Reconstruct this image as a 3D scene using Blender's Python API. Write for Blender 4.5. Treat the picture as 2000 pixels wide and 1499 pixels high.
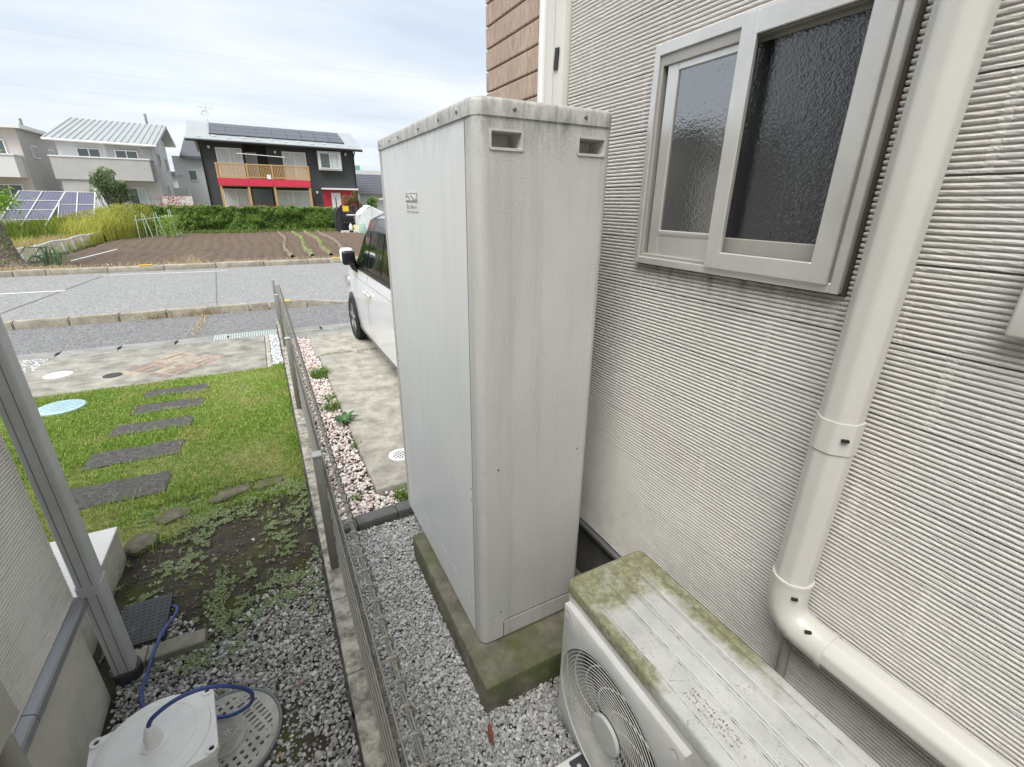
import bpy, bmesh, math, random
import numpy as np
from mathutils import Vector, Matrix

for o in list(bpy.data.objects):
    bpy.data.objects.remove(o, do_unlink=True)
S = bpy.context.scene
C = S.collection
rng = np.random.default_rng(7)
random.seed(7)
R_ = math.radians

# ------------------------------------------------------------------ camera
cam_d = bpy.data.cameras.new('camera')
cam = bpy.data.objects.new('camera', cam_d)
C.objects.link(cam)
S.camera = cam
cam_d.sensor_width = 36.0
cam_d.lens = 897.2565 / 2000 * 36.0
cam_d.clip_start = 0.05
cam_d.clip_end = 2000
_RM = np.array([[0.88542405, -0.46463599, 0.01173236],
                [0.16002202, 0.32844769, 0.93086791],
                [-0.4363682, -0.8223354, 0.36516748]])     # world -> camera axes
_m = Matrix([list(r) for r in _RM.T]).to_4x4()
_m.translation = Vector((0, 0, 1.76))
cam.matrix_world = _m

# ------------------------------------------------------------------ sky and sun
SUN_EL, SUN_AZ = R_(58), R_(230)      # azimuth measured from +Y clockwise: behind and left of the camera
W = bpy.data.worlds.new('World')
S.world = W
W.use_nodes = True
wt = W.node_tree
wt.nodes.clear()
def wn(t, **k):
    n = wt.nodes.new(t)
    for a, b in k.items():
        setattr(n, a, b)
    return n
wl = wt.links.new
sky = wn('ShaderNodeTexSky', sky_type='NISHITA')
sky.sun_disc = False
sky.sun_elevation = SUN_EL
sky.sun_rotation = SUN_AZ
sky.air_density = 1.0
sky.dust_density = 2.0
sky.ozone_density = 1.0
geo = wn('ShaderNodeTexCoord')
sep = wn('ShaderNodeSeparateXYZ')
wl(geo.outputs['Generated'], sep.inputs[0])
zz = wn('ShaderNodeMath', operation='MAXIMUM'); wl(sep.outputs['Z'], zz.inputs[0]); zz.inputs[1].default_value = 0.0
za = wn('ShaderNodeMath', operation='ADD'); wl(zz.outputs[0], za.inputs[0]); za.inputs[1].default_value = 0.16
dx = wn('ShaderNodeMath', operation='DIVIDE'); wl(sep.outputs['X'], dx.inputs[0]); wl(za.outputs[0], dx.inputs[1])
dy = wn('ShaderNodeMath', operation='DIVIDE'); wl(sep.outputs['Y'], dy.inputs[0]); wl(za.outputs[0], dy.inputs[1])
cb = wn('ShaderNodeCombineXYZ'); wl(dx.outputs[0], cb.inputs[0]); wl(dy.outputs[0], cb.inputs[1])
mp = wn('ShaderNodeMapping'); wl(cb.outputs[0], mp.inputs[0])
mp.inputs['Rotation'].default_value = (0, 0, R_(-24)); mp.inputs['Scale'].default_value = (0.55, 1.25, 1)
nz = wn('ShaderNodeTexNoise'); wl(mp.outputs[0], nz.inputs['Vector'])
nz.inputs['Scale'].default_value = 0.75; nz.inputs['Detail'].default_value = 6; nz.inputs['Roughness'].default_value = 0.55
nz.inputs['Distortion'].default_value = 0.6
rp = wn('ShaderNodeValToRGB'); wl(nz.outputs['Fac'], rp.inputs[0])
rp.color_ramp.elements[0].position = 0.30; rp.color_ramp.elements[0].color = (0.78, 0.78, 0.78, 1)
rp.color_ramp.elements[1].position = 0.58; rp.color_ramp.elements[1].color = (1, 1, 1, 1)
nz2 = wn('ShaderNodeTexNoise'); wl(mp.outputs[0], nz2.inputs['Vector'])
nz2.inputs['Scale'].default_value = 1.6; nz2.inputs['Detail'].default_value = 5
rp2 = wn('ShaderNodeValToRGB'); wl(nz2.outputs['Fac'], rp2.inputs[0])
rp2.color_ramp.elements[0].position = 0.3; rp2.color_ramp.elements[0].color = (0.50, 0.56, 0.64, 1)
rp2.color_ramp.elements[1].position = 0.68; rp2.color_ramp.elements[1].color = (0.67, 0.705, 0.75, 1)
sk = wn('ShaderNodeVectorMath', operation='SCALE'); wl(sky.outputs[0], sk.inputs[0]); sk.inputs['Scale'].default_value = 0.13
mx = wn('ShaderNodeMix', data_type='RGBA')
wl(rp.outputs[0], mx.inputs['Factor']); wl(sk.outputs[0], mx.inputs['A']); wl(rp2.outputs[0], mx.inputs['B'])
bg = wn('ShaderNodeBackground'); wl(mx.outputs['Result'], bg.inputs[0]); bg.inputs[1].default_value = 1.0
wo = wn('ShaderNodeOutputWorld'); wl(bg.outputs[0], wo.inputs[0])

sd = bpy.data.lights.new('sun', 'SUN')
sd.energy = 3.1
sd.angle = R_(42)
sd.color = (1.0, 0.965, 0.91)
sun = bpy.data.objects.new('sun', sd)
C.objects.link(sun)
_sv = Vector((math.sin(SUN_AZ) * math.cos(SUN_EL), math.cos(SUN_AZ) * math.cos(SUN_EL), math.sin(SUN_EL)))
sun.rotation_euler = _sv.to_track_quat('Z', 'Y').to_euler()

S.render.engine = 'CYCLES'
S.view_settings.view_transform = 'Standard'
S.view_settings.look = 'None'
S.view_settings.exposure = 0.58
S.view_settings.gamma = 1.0
S.cycles.max_bounces = 8
S.cycles.diffuse_bounces = 4

# ------------------------------------------------------------------ material helpers
class NM:
    def __init__(s, name):
        s.m = bpy.data.materials.new(name)
        s.m.use_nodes = True
        s.t = s.m.node_tree
        s.b = s.t.nodes['Principled BSDF']
        g = s.t.nodes.new('ShaderNodeNewGeometry')
        s.pos = g.outputs['Position']
        s.nrm = g.outputs['Normal']
        s.bumps = []
    def n(s, t, **k):
        x = s.t.nodes.new(t)
        for a, b in k.items():
            setattr(x, a, b)
        return x
    def l(s, a, b): s.t.links.new(a, b)
    def noise(s, scale=5, detail=4, rough=0.55, stretch=None, dist=0.0, off=(0, 0, 0)):
        v = s.pos
        if stretch is not None or off != (0, 0, 0):
            mp = s.n('ShaderNodeMapping'); s.l(v, mp.inputs[0])
            mp.inputs['Scale'].default_value = stretch or (1, 1, 1)
            mp.inputs['Location'].default_value = off
            v = mp.outputs[0]
        x = s.n('ShaderNodeTexNoise'); s.l(v, x.inputs['Vector'])
        x.inputs['Scale'].default_value = scale; x.inputs['Detail'].default_value = detail
        x.inputs['Roughness'].default_value = rough; x.inputs['Distortion'].default_value = dist
        return x.outputs['Fac']
    def voro(s, scale=50, feature='F1', out='Distance', rnd=1.0):
        x = s.n('ShaderNodeTexVoronoi', feature=feature); s.l(s.pos, x.inputs['Vector'])
        x.inputs['Scale'].default_value = scale; x.inputs['Randomness'].default_value = rnd
        return x.outputs[out]
    def ramp(s, f, stops, interp='LINEAR'):
        x = s.n('ShaderNodeValToRGB'); s.l(f, x.inputs[0])
        cr = x.color_ramp; cr.interpolation = interp
        while len(cr.elements) < len(stops):
            cr.elements.new(0.5)
        for e, (p, c) in zip(cr.elements, stops):
            e.position = p
            e.color = (c, c, c, 1) if isinstance(c, (int, float)) else (*c, 1)
        return x.outputs[0]
    def mix(s, f, a, b, mode='MIX'):
        x = s.n('ShaderNodeMix', data_type='RGBA', blend_type=mode)
        for k, v in (('Factor', f), ('A', a), ('B', b)):
            i = x.inputs[k]
            if isinstance(v, (int, float)): i.default_value = v if k == 'Factor' else (v, v, v, 1)
            elif isinstance(v, tuple): i.default_value = (*v, 1)
            else: s.l(v, i)
        return x.outputs['Result']
    def math(s, op, a, b=0.0, clamp=False):
        x = s.n('ShaderNodeMath', operation=op); x.use_clamp = clamp
        for i, v in ((0, a), (1, b)):
            if isinstance(v, (int, float)): x.inputs[i].default_value = v
            else: s.l(v, x.inputs[i])
        return x.outputs[0]
    def xyz(s):
        x = s.n('ShaderNodeSeparateXYZ'); s.l(s.pos, x.inputs[0]); return x.outputs
    def attr(s, name='rnd'):
        x = s.n('ShaderNodeAttribute'); x.attribute_name = name; return x.outputs['Fac']
    def color(s, c):
        i = s.b.inputs['Base Color']
        if isinstance(c, tuple): i.default_value = (*c, 1)
        else: s.l(c, i)
    def rough(s, r):
        i = s.b.inputs['Roughness']
        if isinstance(r, (int, float)): i.default_value = r
        else: s.l(r, i)
    def bump(s, h, strength=0.5, dist=0.005):
        x = s.n('ShaderNodeBump'); s.l(h, x.inputs['Height'])
        x.inputs['Strength'].default_value = strength; x.inputs['Distance'].default_value = dist
        if s.bumps: s.l(s.bumps[-1], x.inputs['Normal'])
        s.bumps.append(x.outputs[0])
        s.l(x.outputs[0], s.b.inputs['Normal'])
    def set(s, **k):
        for a, v in k.items():
            s.b.inputs[a.replace('_', ' ')].default_value = v
        return s

MATS = {}
def plain(name, col, rough=0.6, metal=0.0, var=0.12, scale=8.0, bump=0.0, bscale=120.0, spec=None, dirt=None, dirt_amt=0.5, streak=None):
    """painted / moulded surface: base colour with slow and fine variation, optional dirt patches and bump"""
    if name in MATS: return MATS[name]
    m = NM(name)
    lo = tuple(c * (1 - var) for c in col); hi = tuple(min(1, c * (1 + var * 0.6)) for c in col)
    c = m.ramp(m.noise(scale, 5, 0.6), [(0.3, lo), (0.7, hi)])
    if dirt:
        d = m.ramp(m.noise(scale * 0.6, 7, 0.7, off=(3, 5, 1)), [(0.48, 0.0), (0.72, dirt_amt)])
        c = m.mix(d, c, dirt)
    if streak:
        d = m.ramp(m.noise(14, 4, 0.6, stretch=(2, 2, 0.09)), [(0.5, 0.0), (0.8, 0.6)])
        c = m.mix(d, c, streak)
    m.color(c); m.rough(rough); m.set(Metallic=metal)
    if spec is not None: m.b.inputs['Specular IOR Level'].default_value = spec
    if bump: m.bump(m.noise(bscale, 4, 0.6), bump, 0.003)
    MATS[name] = m.m
    return m.m

def attr_mat(name, stops, rough=0.75, noise=None, bump=0, trans=0.0, bscale=300):
    """loose pieces (leaves, blades, pebbles): colour from a per-piece random value"""
    m = NM(name)
    c = m.ramp(m.attr(), stops)
    if noise:
        sc, col, lo, hi = noise
        c = m.mix(m.ramp(m.noise(sc, 4, 0.6), [(lo, 0.0), (hi, 1.0)]), c, col)
    m.color(c); m.rough(rough)
    if bump: m.bump(m.noise(bscale, 3), bump, 0.002)
    if trans:
        # thin leaves let light through
        tr = m.n('ShaderNodeBsdfTranslucent'); m.l(c, tr.inputs['Color'])
        ms = m.n('ShaderNodeMixShader'); ms.inputs[0].default_value = trans
        out = m.t.nodes['Material Output']
        m.l(m.b.outputs[0], ms.inputs[1]); m.l(tr.outputs[0], ms.inputs[2]); m.l(ms.outputs[0], out.inputs['Surface'])
    MATS[name] = m.m
    return m.m

# ------------------------------------------------------------------ object helpers
def tag(o, label=None, cat=None, group=None, kind=None):
    if label: o['label'] = label
    if cat: o['category'] = cat
    if group: o['group'] = group
    if kind: o['kind'] = kind
    return o
def adopt(o, parent):
    if parent is not None:
        o.parent = parent
        p = parent; inv = Matrix.Identity(4)
        # children are modelled in world coordinates
        o.matrix_parent_inverse = WORLD.get(parent.name, Matrix.Identity(4)).inverted()
WORLD = {}
def thing(name, label, cat, loc=(0, 0, 0), group=None):
    o = bpy.data.objects.new(name, None)
    C.objects.link(o)
    o.empty_display_size = 0.1
    o.location = loc
    WORLD[o.name] = Matrix.Translation(Vector(loc))
    return tag(o, label, cat, group)
def mesh_obj(name, verts, faces, mat, parent=None, smooth=False, rnd=None, mats=None, fmat=None):
    me = bpy.data.meshes.new(name)
    if isinstance(verts, np.ndarray): verts = verts.tolist()
    if isinstance(faces, np.ndarray): faces = faces.tolist()
    me.from_pydata(verts, [], faces)
    if mats:
        for q in mats: me.materials.append(q)
        if fmat is not None: me.polygons.foreach_set('material_index', fmat)
    else:
        me.materials.append(mat)
    if rnd is not None:
        a = me.attributes.new('rnd', 'FLOAT', 'FACE')
        a.data.foreach_set('value', np.asarray(rnd, dtype=np.float32))
    if smooth: me.polygons.foreach_set('use_smooth', [True] * len(me.polygons))
    me.update()
    o = bpy.data.objects.new(name, me)
    C.objects.link(o)
    adopt(o, parent)
    return o
def bm_obj(name, bm, mat, parent=None, smooth=False, angle=None):
    me = bpy.data.meshes.new(name)
    bmesh.ops.recalc_face_normals(bm, faces=bm.faces)
    bm.to_mesh(me); bm.free()
    me.materials.append(mat)
    if smooth: me.polygons.foreach_set('use_smooth', [True] * len(me.polygons))
    o = bpy.data.objects.new(name, me)
    C.objects.link(o)
    if angle is not None and smooth: me.set_sharp_from_angle(angle=angle)
    adopt(o, parent)
    return o
def dup(src, name, parent=None, loc=None, rot=None, scale=None):
    o = src.copy()
    o.name = name
    C.objects.link(o)
    adopt(o, parent)
    if loc is not None: o.location = loc
    if rot is not None: o.rotation_euler = rot
    if scale is not None: o.scale = scale
    return o
def bbox(bm, x0, x1, y0, y1, z0, z1, bev=0.0, seg=2, rot=None, pivot=None):
    r = bmesh.ops.create_cube(bm, size=1.0)
    vs = r['verts']
    bmesh.ops.scale(bm, vec=(x1 - x0, y1 - y0, z1 - z0), verts=vs)
    bmesh.ops.translate(bm, vec=((x0 + x1) / 2, (y0 + y1) / 2, (z0 + z1) / 2), verts=vs)
    if bev:
        es = list({e for v in vs for e in v.link_edges})
        rr = bmesh.ops.bevel(bm, geom=es, offset=bev, segments=seg, affect='EDGES', profile=0.5)
        vs = list({v for f in rr['faces'] for v in f.verts} | {v for v in vs if v.is_valid})
    if rot is not None:
        bmesh.ops.rotate(bm, cent=pivot or ((x0 + x1) / 2, (y0 + y1) / 2, (z0 + z1) / 2), matrix=rot, verts=vs)
    return vs
def box(name, x0, x1, y0, y1, z0, z1, mat, parent=None, bev=0.0, seg=2, smooth=None, rot=None, pivot=None):
    bm = bmesh.new()
    bbox(bm, x0, x1, y0, y1, z0, z1, bev, seg, rot, pivot)
    return bm_obj(name, bm, mat, parent, smooth=bool(bev) if smooth is None else smooth, angle=R_(50))
def tube_geo(path, r, n=8, closed=False, cap=True):
    P = np.array(path, float)
    k = len(P)
    rr = np.full(k, r) if np.isscalar(r) else np.array(r, float)
    V, Fc = [], []
    T = np.zeros_like(P)
    for i in range(k):
        a = P[(i - 1) % k] if (closed or i > 0) else P[i]
        b = P[(i + 1) % k] if (closed or i < k - 1) else P[i]
        t = b - a; T[i] = t / (np.linalg.norm(t) + 1e-12)
    ref = np.array([0, 0, 1.0]) if abs(T[0][2]) < 0.9 else np.array([1.0, 0, 0])
    u = np.cross(T[0], ref); u /= np.linalg.norm(u)
    for i in range(k):
        u = u - T[i] * (u @ T[i]); u /= (np.linalg.norm(u) + 1e-12)
        v = np.cross(T[i], u)
        for j in range(n):
            a = 2 * math.pi * j / n
            V.append(P[i] + rr[i] * (math.cos(a) * u + math.sin(a) * v))
    m = k if closed else k - 1
    for i in range(m):
        for j in range(n):
            a = i * n + j; b = i * n + (j + 1) % n
            c2 = ((i + 1) % k) * n + (j + 1) % n; d = ((i + 1) % k) * n + j
            Fc.append((a, b, c2, d))
    if cap and not closed:
        Fc.append(tuple(range(n - 1, -1, -1)))
        Fc.append(tuple((k - 1) * n + j for j in range(n)))
    return V, Fc
def tube(name, path, r, mat, parent=None, n=8, closed=False, smooth=True):
    V, Fc = tube_geo(path, r, n, closed)
    o = mesh_obj(name, [tuple(v) for v in V], Fc, mat, parent, smooth)
    if smooth: o.data.set_sharp_from_angle(angle=R_(60))
    return o
def merge(parts):
    V, Fc = [], []
    for v, f in parts:
        b = len(V)
        V += [tuple(x) for x in v]
        Fc += [tuple(i + b for i in q) for q in f]
    return V, Fc
def smooth_path(pts, sub=8):
    P = [np.array(p, float) for p in pts]
    P = [2 * P[0] - P[1]] + P + [2 * P[-1] - P[-2]]
    out = []
    for i in range(1, len(P) - 2):
        for s in range(sub):
            t = s / sub
            a, b, c2, d = P[i - 1], P[i], P[i + 1], P[i + 2]
            out.append(0.5 * ((2 * b) + (-a + c2) * t + (2 * a - 5 * b + 4 * c2 - d) * t * t + (-a + 3 * b - 3 * c2 + d) * t ** 3))
    out.append(P[-2])
    return out
def lathe(name, prof, center, mat, parent=None, n=32, smooth=True, angle=40):
    V, Fc = [], []
    k = len(prof)
    for r, z in prof:
        for j in range(n):
            a = 2 * math.pi * j / n
            V.append((center[0] + r * math.cos(a), center[1] + r * math.sin(a), center[2] + z))
    for i in range(k - 1):
        for j in range(n):
            Fc.append((i * n + j, i * n + (j + 1) % n, (i + 1) * n + (j + 1) % n, (i + 1) * n + j))
    if prof[0][0] > 1e-6: Fc.append(tuple(range(n - 1, -1, -1)))
    if prof[-1][0] > 1e-6: Fc.append(tuple((k - 1) * n + j for j in range(n)))
    o = mesh_obj(name, V, Fc, mat, parent, smooth)
    if smooth: o.data.set_sharp_from_angle(angle=R_(angle))
    return o
def prism_geo(poly, z0, z1):
    n = len(poly)
    V = [(x, y, z0) for x, y in poly] + [(x, y, z1) for x, y in poly]
    Fc = [tuple(range(n - 1, -1, -1)), tuple(range(n, 2 * n))]
    Fc += [(i, (i + 1) % n, n + (i + 1) % n, n + i) for i in range(n)]
    return V, Fc
def prism(name, poly, z0, z1, mat, parent=None, smooth=True):
    V, Fc = prism_geo(poly, z0, z1)
    o = mesh_obj(name, V, Fc, mat, parent, smooth)
    if smooth: o.data.set_sharp_from_angle(angle=R_(40))
    return o
def rrect(x0, x1, y0, y1, rs, seg=6):
    """rounded rectangle, counter-clockwise; rs = radii at (x0,y0),(x1,y0),(x1,y1),(x0,y1)"""
    out = []
    for (cx, cy, sx, sy, a0), r in zip(((x0, y0, 1, 1, 180), (x1, y0, -1, 1, 270), (x1, y1, -1, -1, 0), (x0, y1, 1, -1, 90)), rs):
        if r <= 0: out.append((cx, cy)); continue
        for i in range(seg + 1):
            a = R_(a0 + 90 * i / seg)
            out.append((cx + sx * r + r * math.cos(a), cy + sy * r + r * math.sin(a)))
    return out
def text_obj(name, body, size, mat, parent, matrix, extrude=0.0006, align='CENTER'):
    cu = bpy.data.curves.new(name, 'FONT')
    cu.body = body; cu.size = size; cu.extrude = extrude; cu.align_x = align; cu.align_y = 'CENTER'
    t = bpy.data.objects.new(name + '_src', cu)
    C.objects.link(t)
    dg = bpy.context.evaluated_depsgraph_get()
    me = bpy.data.meshes.new_from_object(t.evaluated_get(dg))
    bpy.data.objects.remove(t, do_unlink=True)
    me.transform(matrix)
    me.materials.clear(); me.materials.append(mat)
    o = bpy.data.objects.new(name, me)
    C.objects.link(o)
    adopt(o, parent)
    return o
def cut(o, cutters):
    for c2 in cutters:
        md = o.modifiers.new('b', 'BOOLEAN'); md.operation = 'DIFFERENCE'; md.object = c2; md.solver = 'EXACT'
    dg = bpy.context.evaluated_depsgraph_get(); dg.update()
    me = bpy.data.meshes.new_from_object(o.evaluated_get(dg))
    o.modifiers.clear()
    o.data = me
    for c2 in cutters: bpy.data.objects.remove(c2, do_unlink=True)

# ---- loose pieces
_ico = None
def ico():
    global _ico
    if _ico is None:
        bm = bmesh.new(); bmesh.ops.create_icosphere(bm, subdivisions=1, radius=1.0)
        bm.verts.ensure_lookup_table()
        _ico = (np.array([v.co[:] for v in bm.verts]), np.array([[v.index for v in f.verts] for f in bm.faces]))
        bm.free()
    return _ico
def rand_rot(n):
    q = rng.normal(size=(n, 4)); q /= np.linalg.norm(q, axis=1)[:, None]
    w, x, y, z = q.T
    return np.stack([1 - 2 * (y * y + z * z), 2 * (x * y - z * w), 2 * (x * z + y * w),
                     2 * (x * y + z * w), 1 - 2 * (x * x + z * z), 2 * (y * z - x * w),
                     2 * (x * z - y * w), 2 * (y * z + x * w), 1 - 2 * (x * x + y * y)], 1).reshape(n, 3, 3)
def pebbles(name, pos, size, mat, parent=None, flat=0.6, jitter=0.18, smooth=False, kind='stuff'):
    """many small stones as one heap; each a jittered, flattened icosahedron"""
    n = len(pos)
    V0, F0 = ico()
    v = V0[None] * (1 + rng.normal(0, jitter, (n, len(V0), 1)))
    sc = np.stack([rng.uniform(0.75, 1.3, n), rng.uniform(0.7, 1.05, n), rng.uniform(flat * 0.7, flat * 1.2, n)], 1)
    v = v * sc[:, None, :]
    # lie mostly flat: small tilt, free spin
    tilt = rng.normal(0, 0.35, (n, 2)); spin = rng.uniform(0, 2 * np.pi, n)
    cx, sx = np.cos(tilt[:, 0]), np.sin(tilt[:, 0]); cy, sy = np.cos(tilt[:, 1]), np.sin(tilt[:, 1]); cz, sz = np.cos(spin), np.sin(spin)
    O = np.zeros(n); I = np.ones(n)
    Rx = np.stack([I, O, O, O, cx, -sx, O, sx, cx], 1).reshape(n, 3, 3)
    Ry = np.stack([cy, O, sy, O, I, O, -sy, O, cy], 1).reshape(n, 3, 3)
    Rz = np.stack([cz, -sz, O, sz, cz, O, O, O, I], 1).reshape(n, 3, 3)
    M_ = Ry @ Rx @ Rz
    v = np.einsum('nij,nkj->nki', M_, v) * (np.asarray(size)[:, None, None] * 0.5) + np.asarray(pos)[:, None, :]
    f = F0[None] + (np.arange(n) * len(V0))[:, None, None]
    r = np.repeat(rng.random(n), len(F0))
    o = mesh_obj(name, v.reshape(-1, 3), f.reshape(-1, 3), mat, parent, smooth, rnd=r)
    if kind: o['kind'] = kind
    return o
def blades(name, pos, h, w, mat, parent=None, lean=0.35, seg=2, kind='stuff', rnd=None):
    """grass blades, each a short tapering bent strip"""
    n = len(pos); pos = np.asarray(pos, float); h = np.broadcast_to(h, n); w = np.broadcast_to(w, n)
    a = rng.uniform(0, 2 * np.pi, n); d = np.stack([np.cos(a), np.sin(a), np.zeros(n)], 1)
    b = rng.uniform(0, 2 * np.pi, n); ln = np.abs(rng.normal(0, lean, n)) * h
    L = np.stack([np.cos(b) * ln, np.sin(b) * ln, np.zeros(n)], 1)
    rows = []
    for i in range(seg):
        t = i / seg
        cpt = pos + L * t * t + np.array([0, 0, 1]) * (h * t)[:, None]
        ww = (w * (1 - 0.55 * t))[:, None] * d * 0.5
        rows += [cpt - ww, cpt + ww]
    tip = pos + L + np.array([0, 0, 1]) * (h * (1 - 0.15 * np.minimum(1, ln / h)))[:, None]
    rows.append(tip)
    v = np.stack(rows, 1); k = v.shape[1]
    base = (np.arange(n) * k)[:, None]
    faces = []
    tri = []
    for i in range(seg - 1):
        tri.append(base + np.array([[2 * i, 2 * i + 1, 2 * i + 3]])); tri.append(base + np.array([[2 * i, 2 * i + 3, 2 * i + 2]]))
    tri.append(base + np.array([[2 * seg - 2, 2 * seg - 1, 2 * seg]]))
    f = np.stack(tri, 1).reshape(-1, 3)
    r = rng.random(n) if rnd is None else rnd
    o = mesh_obj(name, v.reshape(-1, 3), f, mat, parent, False, rnd=np.repeat(r, len(tri)))
    if kind: o['kind'] = kind
    return o
def leaves(name, pos, size, mat, parent=None, up=0.3, aspect=0.55, rnd=None, kind=None, droop=0.25):
    """leaf-sized faces: each leaf is a folded diamond of two triangles"""
    n = len(pos); pos = np.asarray(pos, float); size = np.broadcast_to(size, n)
    nrm = rng.normal(size=(n, 3)); nrm[:, 2] = np.abs(nrm[:, 2]) + up; nrm /= np.linalg.norm(nrm, axis=1)[:, None]
    t = rng.normal(size=(n, 3)); t -= nrm * (t * nrm).sum(1)[:, None]; t /= np.linalg.norm(t, axis=1)[:, None]
    s = np.cross(nrm, t)
    hs = size[:, None] * 0.5
    tip = pos + t * hs - np.array([0, 0, 1]) * hs * droop; base = pos - t * hs
    l_ = pos + s * hs * aspect + nrm * hs * 0.18; r_ = pos - s * hs * aspect + nrm * hs * 0.18
    v = np.stack([base, r_, tip, l_], 1)
    b = (np.arange(n) * 4)[:, None]
    f = np.concatenate([b + np.array([[0, 1, 2]]), b + np.array([[0, 2, 3]])], 1).reshape(-1, 3)
    r = rng.random(n) if rnd is None else rnd
    o = mesh_obj(name, v.reshape(-1, 3), f, mat, parent, False, rnd=np.repeat(r, 2))
    if kind: o['kind'] = kind
    return o
def vnoise(x, y, s, seed=0):
    """smooth value noise used to place clumps"""
    r = np.random.default_rng(seed); g = r.random((64, 64))
    x = np.asarray(x) * s; y = np.asarray(y) * s
    i = np.floor(x).astype(int); j = np.floor(y).astype(int); fx = x - i; fy = y - j
    fx = fx * fx * (3 - 2 * fx); fy = fy * fy * (3 - 2 * fy)
    a = g[i % 64, j % 64]; b = g[(i + 1) % 64, j % 64]; c2 = g[i % 64, (j + 1) % 64]; d = g[(i + 1) % 64, (j + 1) % 64]
    return (a * (1 - fx) + b * fx) * (1 - fy) + (c2 * (1 - fx) + d * fx) * fy
def sheet(name, x0, x1, y0, y1, z, mat, nx=1, ny=1, hf=None, parent=None, kind='structure', smooth=True):
    xs = np.linspace(x0, x1, nx + 1); ys = np.linspace(y0, y1, ny + 1)
    X, Y = np.meshgrid(xs, ys)
    Z = np.full_like(X, z) if hf is None else z + hf(X, Y)
    v = np.stack([X.ravel(), Y.ravel(), Z.ravel()], 1)
    i = np.arange(nx * ny); r, c2 = i // nx, i % nx
    a = r * (nx + 1) + c2
    f = np.stack([a, a + 1, a + nx + 2, a + nx + 1], 1)
    o = mesh_obj(name, v, f, mat, parent, smooth)
    if kind: o['kind'] = kind
    return o

# ================================================================== materials
def concrete(name, col, dark, scale=3.0, bump=0.25, moss=None, fine=90, lo=0.38, hi=0.66, spots=True):
    m = NM(name)
    c = m.ramp(m.noise(scale, 8, 0.68), [(lo, dark), (hi, col)])
    c = m.mix(m.ramp(m.noise(fine, 3, 0.6), [(0.35, 0.0), (0.7, 0.35)]), c, tuple(x * 0.62 for x in col))
    if spots:
        c = m.mix(m.ramp(m.noise(scale * 5, 5, 0.7, off=(9, 2, 4)), [(0.56, 0.0), (0.68, 0.55)]), c, tuple(x * 0.5 for x in col))
    if moss:
        mc, a, b, sc = moss
        c = m.mix(m.ramp(m.noise(sc, 7, 0.65, off=(1, 7, 3)), [(a, 0.0), (b, 0.9)]), c, mc)
    m.color(c); m.rough(0.9)
    m.bump(m.noise(fine * 1.5, 5, 0.7), bump, 0.004)
    MATS[name] = m.m
    return m.m
def asphalt(name, lo_c, hi_c, scale=260):
    m = NM(name)
    v = m.voro(scale, out='Color')
    g = m.n('ShaderNodeRGBToBW'); m.l(v, g.inputs[0])
    c = m.ramp(g.outputs[0], [(0.15, lo_c), (0.85, hi_c)])
    c = m.mix(m.ramp(m.noise(1.2, 6, 0.65), [(0.35, 0.0), (0.75, 0.45)]), c, tuple(x * 0.6 for x in hi_c))
    c = m.mix(m.ramp(m.noise(9, 5, 0.7, off=(4, 4, 4)), [(0.55, 0.0), (0.75, 0.4)]), c, tuple(x * 1.25 for x in hi_c))
    m.color(c); m.rough(0.92)
    m.bump(m.voro(scale * 0.8), 0.5, 0.004)
    MATS[name] = m.m
    return m.m

M_road = asphalt('road_asphalt', (0.16, 0.16, 0.158), (0.36, 0.36, 0.353), 48)
M_walk = asphalt('pavement_asphalt', (0.085, 0.087, 0.09), (0.27, 0.27, 0.268), 58)
M_kerb = concrete('kerb_concrete', (0.46, 0.43, 0.36), (0.25, 0.22, 0.165), 4, 0.5, spots=True)
M_gut = concrete('gutter_concrete', (0.36, 0.36, 0.345), (0.22, 0.22, 0.20), 3, 0.3)
M_drive = concrete('driveway_concrete', (0.40, 0.385, 0.335), (0.17, 0.16, 0.135), 4.5, 0.3, lo=0.36, hi=0.62)
M_park = concrete('parking_concrete', (0.47, 0.445, 0.385), (0.21, 0.195, 0.16), 7.0, 0.4, lo=0.34, hi=0.64)
M_slab = concrete('plinth_concrete', (0.22, 0.205, 0.155), (0.075, 0.072, 0.052), 9, 0.7, moss=((0.075, 0.092, 0.022), 0.44, 0.64, 5))
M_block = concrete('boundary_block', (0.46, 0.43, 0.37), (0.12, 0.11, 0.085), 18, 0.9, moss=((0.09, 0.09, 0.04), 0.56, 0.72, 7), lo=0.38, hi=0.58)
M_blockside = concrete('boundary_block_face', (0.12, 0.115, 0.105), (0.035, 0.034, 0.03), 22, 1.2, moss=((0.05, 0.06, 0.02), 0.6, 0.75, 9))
M_edge = concrete('edging_stone', (0.16, 0.16, 0.155), (0.09, 0.09, 0.085), 8, 0.3, spots=False)
M_bed = concrete('gravel_bed', (0.10, 0.096, 0.088), (0.04, 0.037, 0.033), 30, 0.8)
def soil_mat():
    m = NM('garden_soil')
    c = m.ramp(m.noise(9, 7, 0.7), [(0.3, (0.024, 0.019, 0.014)), (0.7, (0.085, 0.070, 0.052))])
    c = m.mix(m.ramp(m.noise(3.2, 6, 0.65, off=(2, 1, 0)), [(0.50, 0.0), (0.62, 0.85)]), c, (0.075, 0.082, 0.012))
    c = m.mix(m.ramp(m.noise(70, 3, 0.7), [(0.58, 0.0), (0.72, 0.35)]), c, (0.18, 0.165, 0.14))
    m.color(c); m.rough(1.0)
    m.bump(m.noise(60, 6, 0.7), 1.0, 0.012)
    MATS['soil'] = m.m
    return m.m
M_soil = soil_mat()
M_lawn = plain('lawn_soil', (0.20, 0.20, 0.075), 1.0, var=0.4, scale=14, bump=0.8, bscale=60)
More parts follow.
